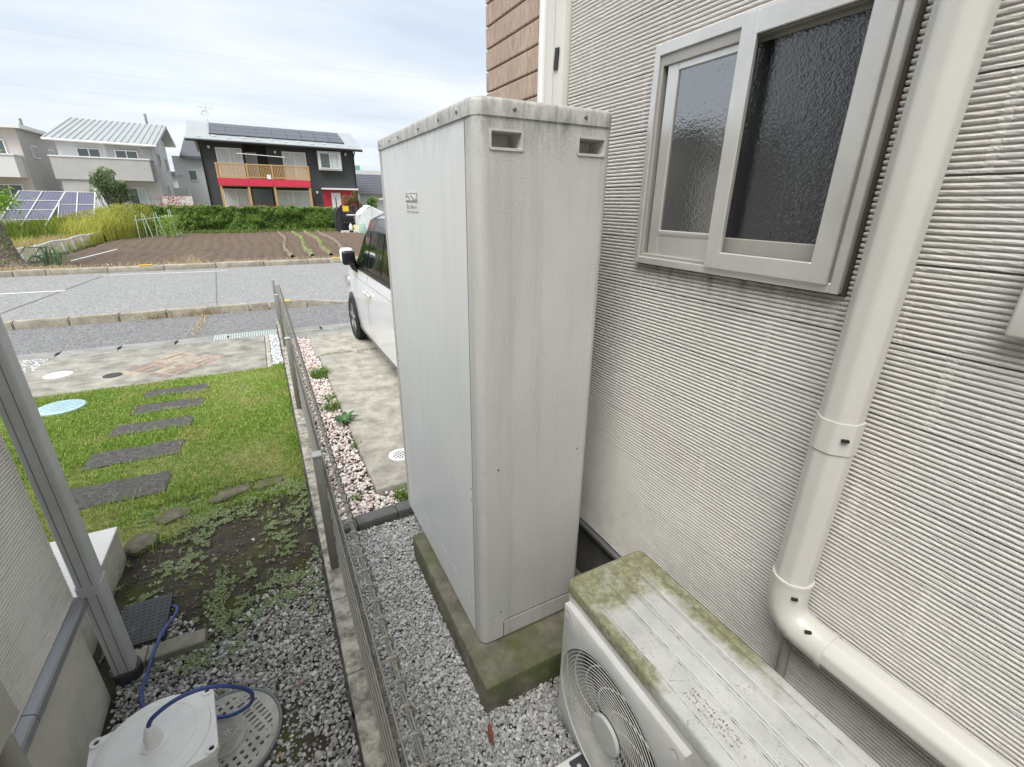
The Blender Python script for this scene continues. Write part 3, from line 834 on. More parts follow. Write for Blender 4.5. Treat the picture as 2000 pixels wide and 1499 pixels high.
def ribbed(name, X, nx, y0, y1, z0, z1, zc, mat, parent, pitch=0.162, ribs=14, step=0.016, seed=1, depth=0.0070):
    """one siding board: ribbed face between y0..y1, z0..z1 on plane X; nx = outward x direction"""
    p = pitch / ribs
    prof = [(0.0, -0.017), (0.0026, -0.017), (0.0028, -0.001)]
    for k in range(ribs):
        b = k * p
        prof += [(b + (0.17 if k else 0.262) * p, -depth if k else -0.001), (b + 0.29 * p, -0.0008), (b + 0.56 * p, 0.0), (b + 0.82 * p, -0.0008), (b + 0.94 * p, -depth)]
    prof[-1] = (pitch - 0.0018, -0.001)
    prof += [(pitch - 0.0016, -0.017), (pitch, -0.017)]
    prof = [(zc + a, d) for a, d in prof if z0 - 1e-6 <= zc + a <= z1 + 1e-6]
    if len(prof) < 2: return None
    ny = max(2, int((y1 - y0) / step) + 1)
    ys = np.unique(np.concatenate([np.linspace(y0, y1, ny), [y0 + .0072, y0 + .0090, y1 - .0090, y1 - .0072]])); ny = len(ys)
    pz = np.array([a for a, d in prof]); pd = np.array([d for a, d in prof])
    YY, ZZ = np.meshgrid(ys, pz); DD = np.repeat(pd[:, None], ny, 1)
    r = np.random.default_rng(seed)
    jit = r.normal(0, 1, DD.shape)
    crest = DD > -0.0015
    DD = DD + np.where(crest, np.abs(jit) * -0.0005, 0)
    ZZ = ZZ + np.where(crest, r.normal(0, 0.00010, DD.shape), 0)
    # worn board ends
    endm = (np.minimum(YY - y0, y1 - YY) < 0.0073) & (DD > -0.012)
    DD = np.where(endm, np.maximum(DD, -0.0046) + r.normal(0, 0.0002, DD.shape), DD)
    v = np.stack([X + nx * DD, YY, ZZ], -1).reshape(-1, 3)
    m_ = len(prof)
    idx = np.arange((m_ - 1) * (ny - 1)); a = (idx // (ny - 1)) * ny + idx % (ny - 1)
    f = np.stack([a, a + ny, a + ny + 1, a + 1], 1) if nx < 0 else np.stack([a, a + 1, a + ny + 1, a + ny], 1)
    # board edges turn in to the wall so that ends show thickness
    base = len(v)
    e0 = v.reshape(m_, ny, 3)[:, 0].copy(); e1 = v.reshape(m_, ny, 3)[:, -1].copy()
    e0[:, 0] = X - nx * 0.020; e1[:, 0] = X - nx * 0.020
    v = np.concatenate([v, e0, e1])
    fs = f.tolist()
    for k in range(m_ - 1):
        fs.append([k * ny, base + k, base + k + 1, (k + 1) * ny])
        fs.append([k * ny + ny - 1, (k + 1) * ny + ny - 1, base + m_ + k + 1, base + m_ + k])
    return mesh_obj(name, v, fs, mat, parent, False)

XW = 1.15
hr = thing('ribbed_house', 'house on the right with cream ribbed siding, window and downpipe', 'house', (1.15, 0, 0))
box('wall_core', 1.171, 6.5, -4.0, 2.468, 0.36, 4.6, M_sid, hr)  # top cut short above the view so less sky is blocked
box('foundation', 1.19, 6.4, -3.9, 2.44, -0.1, 0.36, concrete('foundation_shade_colour', (0.17, 0.165, 0.15), (0.10, 0.097, 0.09), 5, 0.4), hr)  # base colour darkened to stand in for shade beside the tank
box('roof', 1.1, 6.8, -4.3, 2.55, 4.6, 4.72, plain('roof_slate', (0.08, 0.085, 0.09), 0.6), hr)
box('drip_flashing', 1.134, 1.178, -0.8, 2.46, 0.332, 0.352, M_drip, hr, bev=0.002)
joints = {0: (1.2, .5), 1: (.95, .1), 2: (.84, .16), 3: (1.45, .85, .25), 4: (1.30, .43), 5: (1.62, .78, .02), 6: (.73, .35), 7: (1.16, .45), 8: (1.42, .2), 9: (1.55, .4), 10: (1.30, .15), 11: (1.60, .36), 12: (1.1, .3), 13: (1.45, .75), 14: (.95, .2), 15: (1.3, .5)}
WY0, WY1, WZ0, WZ1 = 0.585, 1.228, 1.592, 2.18
for k in range(0, 17):
    zc = 0.359 + 0.162 * k
    js = sorted((1.732,) + joints.get(k, (1.2, .4)) + (-0.75,))
    for a, b in zip(js[:-1], js[1:]):
        # skip the window opening
        segs = [(a, b, zc, zc + 0.162)]
        if zc < WZ1 and zc + 0.162 > WZ0 and a < WY1 and b > WY0:
            segs = []
            if a < WY0: segs.append((a, WY0, zc, zc + 0.162))
            if b > WY1: segs.append((WY1, b, zc, zc + 0.162))
            if zc < WZ0: segs.append((max(a, WY0), min(b, WY1), zc, WZ0))
            if zc + 0.162 > WZ1: segs.append((max(a, WY0), min(b, WY1), WZ1, zc + 0.162))
        for s in segs:
            if s[1] - s[0] > 0.01: ribbed('siding_board', XW, -1, s[0], s[1], s[2], s[3], zc, M_sid, hr, seed=k * 31 + int(a * 100) + 900, step=0.016 if a < 1.0 else 0.02)
# brown comb-textured boards by the front corner
zb = 0.36
k = 0
while zb < 4.2:
    for a, b in ((1.905, 2.425), (2.429, 2.482)):
        bm = bmesh.new(); bbox(bm, 1.146, 1.165, a, b, zb + 0.003, zb + 0.0885, 0.004, 1)
        bm_obj('brown_board', bm, M_brown, hr)
    zb += 0.0915
box('joint_trim', 1.121, 1.163, 1.738, 1.866, 0.36, 4.6, M_trim, hr, bev=0.003)
box('trim_ridge', 1.117, 1.12, 1.800, 1.846, 0.36, 4.6, M_trim, hr)
box('trim_strip', 1.108, 1.163, 1.870, 1.901, 0.36, 4.6, M_trimw, hr, bev=0.004)
box('black_tape', 1.1145, 1.118, 1.762, 1.788, 2.240, 2.312, plain('black_tape', (0.012, 0.012, 0.012), 0.5), hr, rot=Matrix.Rotation(R_(6), 3, 'X'))
box('vent_cover', 1.112, 1.148, -0.05, 0.287, 1.555, 1.72, M_trim, hr, bev=0.006)
# ---- window
M_alu = plain('champagne_aluminium', (0.68, 0.67, 0.64), 0.33, metal=0.65, var=0.06, scale=6, dirt=(0.42, 0.39, 0.34), dirt_amt=0.35)
M_alud = plain('aluminium_inside', (0.36, 0.345, 0.315), 0.45, metal=0.25, var=0.08)
M_brass = plain('brown_sealant', (0.055, 0.042, 0.032), 0.7, var=0.2)
def glass_mat(ior=2.0):
    m = NM('pebbled_glass')
    m.color((0.010, 0.012, 0.014)); m.rough(0.10)
    m.b.inputs['IOR'].default_value = ior
    m.bump(m.noise(110, 2, 0.5, dist=0.8), 0.30, 0.004)
    m.bump(m.noise(34, 2, 0.5), 0.12, 0.006)
    return m.m
M_glass = glass_mat()
win = box('window', 1.16, 1.166, 0.59, 1.225, 1.597, 2.176, M_dark, hr)     # dark room behind the panes
def frame(name, x0, x1, y0, y1, z0, z1, wl_, wr_, wb, wt_, mat, parent, bev=0.002):
    bm = bmesh.new()
    bbox(bm, x0, x1, y1 - wl_, y1, z0, z1, bev, 1); bbox(bm, x0, x1, y0, y0 + wr_, z0, z1, bev, 1)
    bbox(bm, x0 + .0004, x1 - .0004, y0 + wr_ - .001, y1 - wl_ + .001, z0, z0 + wb, bev, 1); bbox(bm, x0 + .0004, x1 - .0004, y0 + wr_ - .001, y1 - wl_ + .001, z1 - wt_, z1, bev, 1)
    return bm_obj(name, bm, mat, parent)
frame('flange', 1.124, 1.172, 0.572, 1.242, 1.578, 2.196, 0.022, 0.022, 0.022, 0.030, M_alu, win)
frame('sealant', 1.140, 1.165, 0.566, 1.246, 1.573, 2.200, 0.008, 0.008, 0.007, 0.006, M_brass, win)
frame('inner_frame', 1.130, 1.168, 0.594, 1.220, 1.5985, 2.168, 0.012, 0.012, 0.012, 0.030, M_alud, win)
frame('sash', 1.138, 1.150, 0.925, 1.195, 1.606, 2.150, 0.042, 0.02, 0.080, 0.030, M_alu, win)
frame('sash_rear', 1.151, 1.160, 0.60, 0.95, 1.606, 2.150, 0.035, 0.03, 0.072, 0.02, M_alud, win)
box('pane', 1.1445, 1.1465, 0.942, 1.156, 1.682, 2.122, glass_mat(3.6), win)
box('pane', 1.1545, 1.1565, 0.625, 0.918, 1.674, 2.132, M_glass, win)
frame('screen_frame', 1.112, 1.124, 0.597, 0.938, 1.597, 2.186, 0.046, 0.044, 0.044, 0.048, M_alu, win)
box('sash_rail', 1.1365, 1.1385, 0.945, 1.153, 1.672, 1.680, M_alud, win)
# ---- downpipe
M_pvc = plain('cream_pvc', (0.52, 0.507, 0.47), 0.3, var=0.05, scale=4, dirt=(0.46, 0.44, 0.38), dirt_amt=0.35)
def octa(r, ax=0): return r
def octo(cx, cy, r, rd=0.28):
    out = []
    for k in range(8):
        a0 = R_(22.5 + 45 * k)
        c0 = np.array([math.cos(a0), math.sin(a0)]); p0 = np.array([math.cos(a0 - R_(45)), math.sin(a0 - R_(45))]); n0 = np.array([math.cos(a0 + R_(45)), math.sin(a0 + R_(45))])
        for t in (-1, -.33, .33, 1):
            q = c0 + (p0 - c0) * rd * max(0, -t) * .9 + (n0 - c0) * rd * max(0, t) * .9
            q *= 1 - 0.012 * (1 - abs(t)); out.append((cx + r * q[0], cy + r * q[1]))
    return out
def octo_pipe(name, z0, z1, r, parent, horiz=False):
    if not horiz: return prism(name, octo(1.085, 0.477, r), z0, z1, M_pvc, parent)
    o = prism(name, octo(0, 0, r), z0, z1, M_pvc, parent)
    return o
dp = octo_pipe('downpipe', 0.80, 4.6, 0.0445, hr)
octo_pipe('pipe_bracket', 1.250, 1.325, 0.0478, dp)
el = [(1.085, 0.477, 0.868)] + [(1.085, 0.477, 0.80)]
ep = [(1.085, 0.477, 0.872), (1.085, 0.477, 0.815), (1.085, 0.4735, 0.788), (1.085, 0.462, 0.765), (1.085, 0.445, 0.749), (1.085, 0.420, 0.7405), (1.085, 0.352, 0.738)]
tube('elbow', ep, 0.0466, M_pvc, dp, 16)
sp_ = octo_pipe('sloping_pipe', 0, 1.17, 0.0445, dp, True); sp_.data.transform(Matrix.Translation((1.085, 0.37, 0.7385)) @ Matrix.Rotation(R_(90), 4, 'X'))
tube('socket_ring', [(1.085, 0.477, 0.874), (1.085, 0.477, 0.864)], 0.0482, M_pvc, dp, 16)
tube('socket_ring', [(1.085, 0.362, 0.738), (1.085, 0.350, 0.738)], 0.0480, M_pvc, dp, 16)
tube('socket_ring', [(1.085, 0.432, 0.745), (1.085, 0.424, 0.7418)], 0.0474, M_pvc, dp, 16)
for c_ in ((1.052, 0.441, 1.289), (1.050, 0.443, 0.838), (1.052, 0.394, 0.775)):
    box('clip_slot', c_[0] - .0035, c_[0] + .0035, c_[1] - .007, c_[1] + .007, c_[2] - .003, c_[2] + .003, M_dark, dp, rot=Matrix.Rotation(R_(45), 3, 'Z'))
# corrugated drain hose hanging from the wall behind the air conditioner
zs_ = np.linspace(0.70, 0.2, 90)
tube('drain_hose', [(1.118, 0.462 - 0.05 * (0.70 - z), z) for z in zs_], [0.0125 + 0.0016 * (i % 2) for i in range(90)], plain('grey_hose', (0.30, 0.29, 0.27), 0.6), hr, 10)

# ================================================================== hot water tank on its plinth
pl = box('plinth', 0.462, 1.10, 1.040, 1.965, -0.08, 0.132, M_slab, bev=0.006, seg=2)
tag(pl, 'mossy concrete plinth under the tall grey water tank', 'plinth')
def tank_mat(name, col, dirtc, amt, fine=190):
    m = NM(name)
    c = m.ramp(m.noise(2.5, 5, 0.6), [(0.3, tuple(x * .94 for x in col)), (0.7, col)])
    sp = m.noise(fine, 3, 0.7)
    big = m.noise(4.0, 5, 0.65, stretch=(1, 1, 0.4), off=(2, 2, 2))
    a = m.math('MULTIPLY', m.ramp(sp, [(0.42, 0.0), (0.62, 1.0)]), m.ramp(big, [(0.36, 0.1), (0.66, 1.0)]))
    c = m.mix(m.math('MULTIPLY', a, amt), c, dirtc)
    st = m.noise(16, 4, 0.65, stretch=(1, 1, 0.05))
    c = m.mix(m.ramp(st, [(0.50, 0.0), (0.78, amt * 0.75)]), c, dirtc)
    x = m.xyz()
    # grime run below the lid
    gz = m.ramp(m.math('ADD', x[2], m.math('MULTIPLY', m.noise(22, 4, 0.7, stretch=(1, 1, 0.25)), 0.16)), [(0.0, 0.0), (1.0, 1.0)])
    top = m.n('ShaderNodeMapRange'); m.l(x[2], top.inputs[0])
    top.inputs[1].default_value = 1.86; top.inputs[2].default_value = 1.97; top.inputs[3].default_value = 0.0; top.inputs[4].default_value = 1.0
    tm = m.math('MULTIPLY', top.outputs[0], m.ramp(m.noise(30, 5, 0.75, stretch=(1, 1, 0.3)), [(0.42, 0.0), (0.66, 1.0)]))
    c = m.mix(m.math('MULTIPLY', tm, min(1.0, amt * 1.5)), c, tuple(x_ * 0.6 for x_ in dirtc))
    m.color(c); m.rough(0.42)
    m.bump(m.noise(500, 2, 0.5), 0.12, 0.001)
    return m.m
M_tank = tank_mat('tank_side_paint', (0.525, 0.52, 0.50), (0.28, 0.275, 0.255), 0.60)
M_tankp = tank_mat('tank_panel_paint', (0.69, 0.705, 0.71), (0.45, 0.455, 0.45), 0.28)
M_lid = tank_mat('tank_lid_paint', (0.50, 0.50, 0.475), (0.25, 0.245, 0.225), 0.5, 200)
tk = thing('water_tank', 'tall grey hot water storage tank standing on the mossy plinth', 'water tank', (0.74, 1.73, 0.13))
TX0, TX1, TY0, TY1 = 0.520, 0.963, 1.200, 2.270
box('core', TX0 + .012, TX1 - .012, TY0 + .012, TY1 - .012, 0.145, 1.95, M_dark, tk)
fs = prism('side_panel', rrect(TX0, TX1, TY0, 1.2615, (0.030, 0.030, 0.0, 0.0), 8), 0.2665, 1.972, M_tank, tk)
prism('front_panel', rrect(TX0 + .001, TX1, 1.2685, 2.203, (0, 0, 0, 0)), 0.2945, 1.972, M_tankp, tk)
prism('front_skirt', rrect(TX0 + .001, TX1, 1.2685, 2.203, (0, 0, 0, 0)), 0.142, 0.2895, M_tankp, tk)
prism('rear_panel', rrect(TX0, TX1, 2.2072, TY1, (0, 0, 0.036, 0.036), 8), 0.50, 1.972, M_tank, tk)
prism('rear_skirt', rrect(TX0, TX1, 2.2072, TY1, (0, 0, 0.036, 0.036), 8), 0.142, 0.498, M_tank, tk)
prism('base_skirt', rrect(TX0, TX1, TY0, 1.2615, (0.030, 0.030, 0, 0), 8), 0.142, 0.2645, M_tank, tk)
# dark strips added in the panel joints so the gaps look shaded
M_seam = plain('seam_shade', (0.02, 0.02, 0.02), 0.7)
box('seam_strip', TX0 + .0014, TX0 + .03, 1.2617, 1.2683, 0.145, 1.965, M_seam, tk)
box('seam_strip', TX0 + .0020, TX0 + .03, 1.2690, 2.2025, 0.2897, 0.2943, M_seam, tk)
# access cover on the skirt with rounded corner outline
cov = prism('access_cover', rrect(0.615, 0.955, 1.1985, 1.21, (0, 0, 0, 0)), 0.150, 0.222, M_tank, tk)
def rr_strip(name, x0, x1, z0, z1, r, y, w, mat, parent):
    # thin dark gap around the cover (open at the bottom)
    pts = [(x0, z0)] + [(x0 + r - r * math.cos(R_(a)), z1 - r + r * math.sin(R_(a))) for a in range(0, 91, 15)] + [(x1, z1)]
    return tube(name, [(a, y, b) for a, b in pts], w, mat, parent, 6)
rr_strip('cover_gap', 0.613, 0.958, 0.143, 0.228, 0.02, TY0 + 0.0006, 0.0016, M_dark, tk)
# lid: rounded rim with turned-down edge
lidp = rrect(TX0 - .004, TX1 + .004, TY0 - .004, TY1 + .004, (0.04,) * 4, 8)
cx_, cy_ = (TX0 + TX1) / 2, (TY0 + TY1) / 2
def inset(poly, d):
    return [(x + (d if x < cx_ else -d), y + (d if y < cy_ else -d)) for x, y in poly]
rings = [(lidp, 1.966), (lidp, 1.997), (inset(lidp, .002), 2.003), (inset(lidp, .006), 2.0075), (inset(lidp, .014), 2.009)]
V, Fc = [], []
for pl_, z in rings: V += [(x, y, z) for x, y in pl_]
nn = len(lidp)
for i in range(len(rings) - 1):
    for j in range(nn): Fc.append((i * nn + j, i * nn + (j + 1) % nn, (i + 1) * nn + (j + 1) % nn, (i + 1) * nn + j))
Fc.append(tuple((len(rings) - 1) * nn + j for j in range(nn)))
Fc.append(tuple(range(nn - 1, -1, -1)))
ld = mesh_obj('lid', V, Fc, M_lid, tk, True); ld.data.set_sharp_from_angle(angle=R_(50))
# grip recesses in the side panel
M_grip = plain('grip_plastic', (0.50, 0.49, 0.45), 0.6, var=0.1, scale=30, dirt=(0.3, 0.29, 0.26), dirt_amt=0.5)
cutters = []
grips = ((0.5605, 0.6605), (0.8345, 0.9335))
for a, b in grips:
    bm = bmesh.new(); bbox(bm, a + .004, b - .004, TY0 - .02, TY0 + 0.0605, 1.893, 1.934)
    cutters.append(bm_obj('cutter', bm, M_dark))
cut(fs, cutters)
cut(bpy.data.objects['core'], [bm_obj('cutter', (lambda bm: (bbox(bm, TX0 + .02, TX1 - .02, TY0, TY0 + 0.08, 1.88, 1.944), bm)[1])(bmesh.new()), M_dark)])
for a, b in grips:
    bm = bmesh.new()
    o_ = rrect(a, b, 1.8885, 1.9385, (0.006,) * 4, 4); i_ = rrect(a + .006, b - .006, 1.8945, 1.9325, (0.003,) * 4, 4)
    n_ = len(o_)
    yo, yf, yb = TY0 + .001, TY0 - 0.0035, TY0 + 0.058
    layers = [[(x, yo, z) for x, z in o_], [(x, yf, z) for x, z in o_], [(x, yf, z) for x, z in i_], [(x * 0.80 + (a + b) / 2 * 0.2 , yb, 1.9165 + (z - 1.9135) * 0.72) for x, z in i_]]
    vs = [[bm.verts.new(q) for q in L_] for L_ in layers]
    for k in range(3):
        for j in range(n_): bm.faces.new((vs[k][j], vs[k][(j + 1) % n_], vs[k + 1][(j + 1) % n_], vs[k + 1][j]))
    bm.faces.new(vs[3])
    gobj = bm_obj('grip', bm, M_grip, tk, smooth=True, angle=R_(30))
M_screw = plain('screw_steel', (0.22, 0.22, 0.21), 0.45, metal=0.6, var=0.3, scale=60)
sc0 = None
def screw(p, d, r=0.005):
    q = Vector(d).to_track_quat('Z', 'Y').to_matrix().to_4x4()
    prof = [(1.0, -0.4), (1.0, 0.25), (0.8, 0.5), (0.35, 0.62), (0, 0.64)]
    V, F = [], []
    for rr, z in prof:
        for j in range(10):
            a = 2 * math.pi * j / 10; V.append(q @ Vector((r * rr * math.cos(a), r * rr * math.sin(a), r * z)) + Vector(p))
    for i in range(4):
        for j in range(10): F.append((i * 10 + j, i * 10 + (j + 1) % 10, (i + 1) * 10 + (j + 1) % 10, (i + 1) * 10 + j))
    return mesh_obj('screw', [tuple(v) for v in V], F, M_screw, tk, True)
for x, z in ((0.632, 1.985), (0.856, 1.985)): screw((x, TY0 - .004, z), (0, -1, 0), 0.0055)
for y in (1.305, 1.45, 1.65, 1.9, 2.03, 2.2): screw((TX0 - .004, y, 1.984), (-1, 0, 0), 0.0055)
for x, z in ((0.588, 0.923), (0.911, 0.924), (0.600, 0.2775)): screw((x, TY0, z), (0, -1, 0), 0.004)
for y, z in ((1.278, 0.82), (1.278, 0.775), (1.30, 0.301), (1.52, 0.301), (1.78, 0.301), (2.19, 1.06), (2.19, 1.02), (2.19, 0.42), (2.19, 0.36)): screw((TX0 + .001, y, z), (-1, 0, 0), 0.0035)
for y in (1.35, 2.12):
    for x in (0.60, 0.90): lathe('leg', [(0.03, 0), (0.03, 0.16), (0, 0.16)], (x, y, -0.01 if y > 2 else 0.12), M_galv, tk, 16)
# maker's plate with the lettering the photograph shows
M_badge = plain('badge_dark', (0.21, 0.215, 0.22), 0.4, var=0.05)
M_badgel = plain('badge_light', (0.62, 0.63, 0.62), 0.4, var=0.04)
M_letter = plain('badge_letter', (0.80, 0.80, 0.78), 0.4, var=0.02)
bp = box('maker_plate', TX0 - 0.0012, TX0 + .0005, 1.712, 1.862, 1.727, 1.793, M_badgel, tk)
box('name_field', TX0 - 0.0020, TX0 - .0005, 1.714, 1.860, 1.759, 1.790, M_badge, bp)
def on_left(y, z, off=0.0): # text facing -x, reading towards the viewer's right (-y)
    return Matrix.Translation((TX0 - off, y, z)) @ Matrix(((0, 0, -1, 0), (-1, 0, 0, 0), (0, 1, 0, 0), (0, 0, 0, 1)))
text_obj('lettering', 'CORONA', 0.032, M_letter, bp, on_left(1.787, 1.7745, 0.0024))
text_obj('lettering', 'エコキュート', 0.015, M_badge, bp, on_left(1.770, 1.742, 0.0016))
text_obj('emblem', '♦', 0.022, M_badge, bp, on_left(1.838, 1.743, 0.0016))

# ================================================================== air conditioner
def ac_top_mat():
    m = NM('ac_top_paint')
    c = m.ramp(m.noise(8, 6, 0.65), [(0.3, (0.37, 0.372, 0.358)), (0.7, (0.51, 0.512, 0.495))])
    x = m.xyz()
    def rng_(v, a, b):
        r = m.n('ShaderNodeMapRange'); m.l(v, r.inputs[0]); r.inputs[1].default_value = a; r.inputs[2].default_value = b
        r.interpolation_type = 'SMOOTHSTEP'; return r.outputs[0]
    far = rng_(x[1], 0.66, 0.80)                      # algae at the shaded end ...
    back = m.math('MULTIPLY', rng_(x[0], 0.885, 0.965), rng_(x[1], 0.22, 0.52))   # ... along the wall side ...
    front = m.math('MULTIPLY', rng_(x[0], 0.745, 0.70), rng_(x[1], 0.44, 0.58))  # ... and the front edge
    sh = m.math('MAXIMUM', m.math('MAXIMUM', far, back), front)
    nz_ = m.noise(13, 7, 0.7)
    k = m.ramp(m.math('ADD', sh, m.math('MULTIPLY', m.math('SUBTRACT', nz_, 0.5), 2.0)), [(0.35, 0.0), (0.95, 0.9)])
    alg = m.ramp(m.noise(55, 6, 0.75), [(0.30, (0.085, 0.082, 0.035)), (0.5, (0.175, 0.175, 0.078)), (0.74, (0.37, 0.365, 0.265))])
    c = m.mix(k, c, alg)
    # black mildew specks, thicker along the pressed lines
    sp = m.math('MULTIPLY', m.ramp(m.noise(150, 3, 0.75), [(0.56, 0.0), (0.64, 1.0)]), m.ramp(m.noise(9, 5, 0.7, off=(5, 5, 5)), [(0.48, 0.0), (0.66, 1.0)]))
    c = m.mix(m.math('MULTIPLY', sp, 0.8), c, (0.10, 0.095, 0.085))
    m.color(c); m.rough(0.6); m.bump(m.noise(300, 3, 0.7), 0.25, 0.0015)
    return m.m
M_actop = ac_top_mat()
M_ac = plain('ac_casing_paint', (0.56, 0.56, 0.53), 0.45, var=0.08, scale=6, dirt=(0.36, 0.35, 0.31), dirt_amt=0.5)
M_acp = plain('ac_fan_panel', (0.54, 0.54, 0.525), 0.5, var=0.07, scale=8, dirt=(0.38, 0.37, 0.33), dirt_amt=0.45)
M_line = plain('grime_line', (0.09, 0.085, 0.075), 0.9, var=0.3, scale=80)
ac = thing('air_conditioner', 'grey outdoor air conditioner unit with green algae on its top', 'air conditioner', (0.84, 0.53, 0.05))
prism('casing', rrect(0.693, 0.998, 0.135, 0.915, (0.022,) * 4, 6), 0.05, 0.632, M_ac, ac)
tp_poly = rrect(0.690, 1.001, 0.132, 0.918, (0.025,) * 4, 6)
cx_, cy_ = 0.8455, 0.525
rings = [(tp_poly, 0.612), (tp_poly, 0.641), (inset(tp_poly, .003), 0.648), (inset(tp_poly, .010), 0.651)]
V, Fc = [], []
for pl_, z in rings: V += [(x, y, z) for x, y in pl_]
nn = len(tp_poly)
for i in range(3):
    for j in range(nn): Fc.append((i * nn + j, i * nn + (j + 1) % nn, (i + 1) * nn + (j + 1) % nn, (i + 1) * nn + j))
Fc.append(tuple(3 * nn + j for j in range(nn)))
tp = mesh_obj('top_panel', V, Fc, M_actop, ac, True); tp.data.set_sharp_from_angle(angle=R_(50))
# pressed panels on top: raised plates with grime-filled edges
def plate(x0, x1, y0, y1, h):
    poly = rrect(x0, x1, y0, y1, (0.006,) * 4, 3); q = rrect(x0 + .004, x1 - .004, y0 + .004, y1 - .004, (0.004,) * 4, 3)
    n_ = len(poly)
    V = [(x, y, 0.6505) for x, y in poly] + [(x, y, 0.6505 + h) for x, y in q]
    F = [(j, (j + 1) % n_, n_ + (j + 1) % n_, n_ + j) for j in range(n_)] + [tuple(range(n_, 2 * n_))]
    mesh_obj('pressed_plate', V, F, M_actop, tp, False)
plate(0.725, 0.787, 0.16, 0.80, 0.0022)
plate(0.800, 0.842, 0.16, 0.86, 0.0022)
plate(0.858, 0.905, 0.16, 0.895, 0.0022)
plate(0.918, 0.962, 0.16, 0.885, 0.0022)
for xl in (0.7225, 0.7905, 0.797, 0.8455, 0.855, 0.9085, 0.9150, 0.9655):
    yy = np.linspace(0.16, 0.84, 60); w_ = np.abs(np.random.default_rng(int(xl * 1e4)).normal(0.0002, 0.0005, 60)) + 0.0001
    V = []; F = []
    for i, (y, w) in enumerate(zip(yy, w_)): V += [(xl - w, y, 0.6516), (xl + w, y, 0.6516)]
    for i in range(59):
        F.append((2 * i, 2 * i + 1, 2 * i + 3, 2 * i + 2))
    mesh_obj('grime_line', V, F, M_line, tp, False)
# embossed warning: triangle and lines of tiny characters
def up_text(x, y, rot): return Matrix.Translation((x, y, 0.6530)) @ Matrix.Rotation(rot, 4, 'Z')
M_emb = plain('embossed_grime', (0.32, 0.31, 0.28), 0.7, var=0.5, scale=120)
tri = [(0.780, 0.520), (0.738, 0.500), (0.738, 0.540)]
tube('warning_triangle', [(0.732, 0.518, 0.6528), (0.776, 0.494, 0.6528), (0.776, 0.542, 0.6528)], 0.0007, M_emb, tp, 5, closed=True)
rt = np.random.default_rng(3)
V, F = [], []
for x in (0.768, 0.755, 0.742):                      # worn embossed characters, no longer legible
    y = 0.478
    while y > 0.335:
        w = rt.uniform(0.004, 0.009)
        for k in range(3):
            yy = y - w * rt.random(); xx = x + rt.uniform(-.004, .004); l = rt.uniform(.001, .004); h = rt.uniform(.0006, .0012)
            if rt.random() < .5: l, h = h, l
            b0 = len(V); V += [(xx - h, yy - l, 0.6532), (xx + h, yy - l, 0.6532), (xx + h, yy + l, 0.6532), (xx - h, yy + l, 0.6532)]; F.append((b0, b0 + 1, b0 + 2, b0 + 3))
        y -= w + 0.0015
mesh_obj('embossed_text', V, F, M_emb, tp)
# fan panel with round opening
FC = (0.648, 0.300); FR = 0.236
xo = 0.672
oy0, oy1, oz0, oz1 = 0.398, 0.893, 0.065, 0.585
bm = bmesh.new()
N = 96
circ = []; sq = []
for j in range(N):
    a = 2 * math.pi * j / N
    cY, sZ = math.cos(a), math.sin(a)
    circ.append((FC[0] + FR * cY, FC[1] + FR * sZ))
    # ray to the rounded rectangle
    t = min(((oy1 - FC[0]) / cY if cY > 1e-6 else (oy0 - FC[0]) / cY if cY < -1e-6 else 9), ((oz1 - FC[1]) / sZ if sZ > 1e-6 else (oz0 - FC[1]) / sZ if sZ < -1e-6 else 9))
    sq.append((FC[0] + t * cY, FC[1] + t * sZ))
L_ = [[(xo + 0.022, y, z) for y, z in sq], [(xo + 0.003, y, z) for y, z in sq], [(xo, y + (0.004 if y < FC[0] else -0.004), z + (0.004 if z < FC[1] else -0.004)) for y, z in sq], [(xo, y, z) for y, z in circ], [(xo + 0.012, FC[0] + (y - FC[0]) * .985, FC[1] + (z - FC[1]) * .985) for y, z in circ], [(xo + 0.10, y, z) for y, z in circ]]
vs = [[bm.verts.new(p) for p in q] for q in L_]
for k in range(len(vs) - 1):
    for j in range(N): bm.faces.new((vs[k][j], vs[k][(j + 1) % N], vs[k + 1][(j + 1) % N], vs[k + 1][j]))
fp = bm_obj('fan_panel', bm, M_acp, ac, smooth=True, angle=R_(40))
for y, z in ((0.868, 0.556), (0.872, 0.095), (0.425, 0.556), (0.425, 0.095)):
    prof = []
    V, F = [], []
    for r, xx in ((0.0125, xo - .0006), (0.0095, xo - .0004), (0.008, xo + 0.0095), (0, xo + 0.0095)):
        for j in range(16): V.append((xx, y + r * math.cos(2 * math.pi * j / 16), z + r * math.sin(2 * math.pi * j / 16)))
    for i in range(3):
        for j in range(16): F.append((i * 16 + j, i * 16 + (j + 1) % 16, (i + 1) * 16 + (j + 1) % 16, (i + 1) * 16 + j))
    mesh_obj('screw_cup', V, F, M_ac if z > 0.3 else M_acp, fp, True)
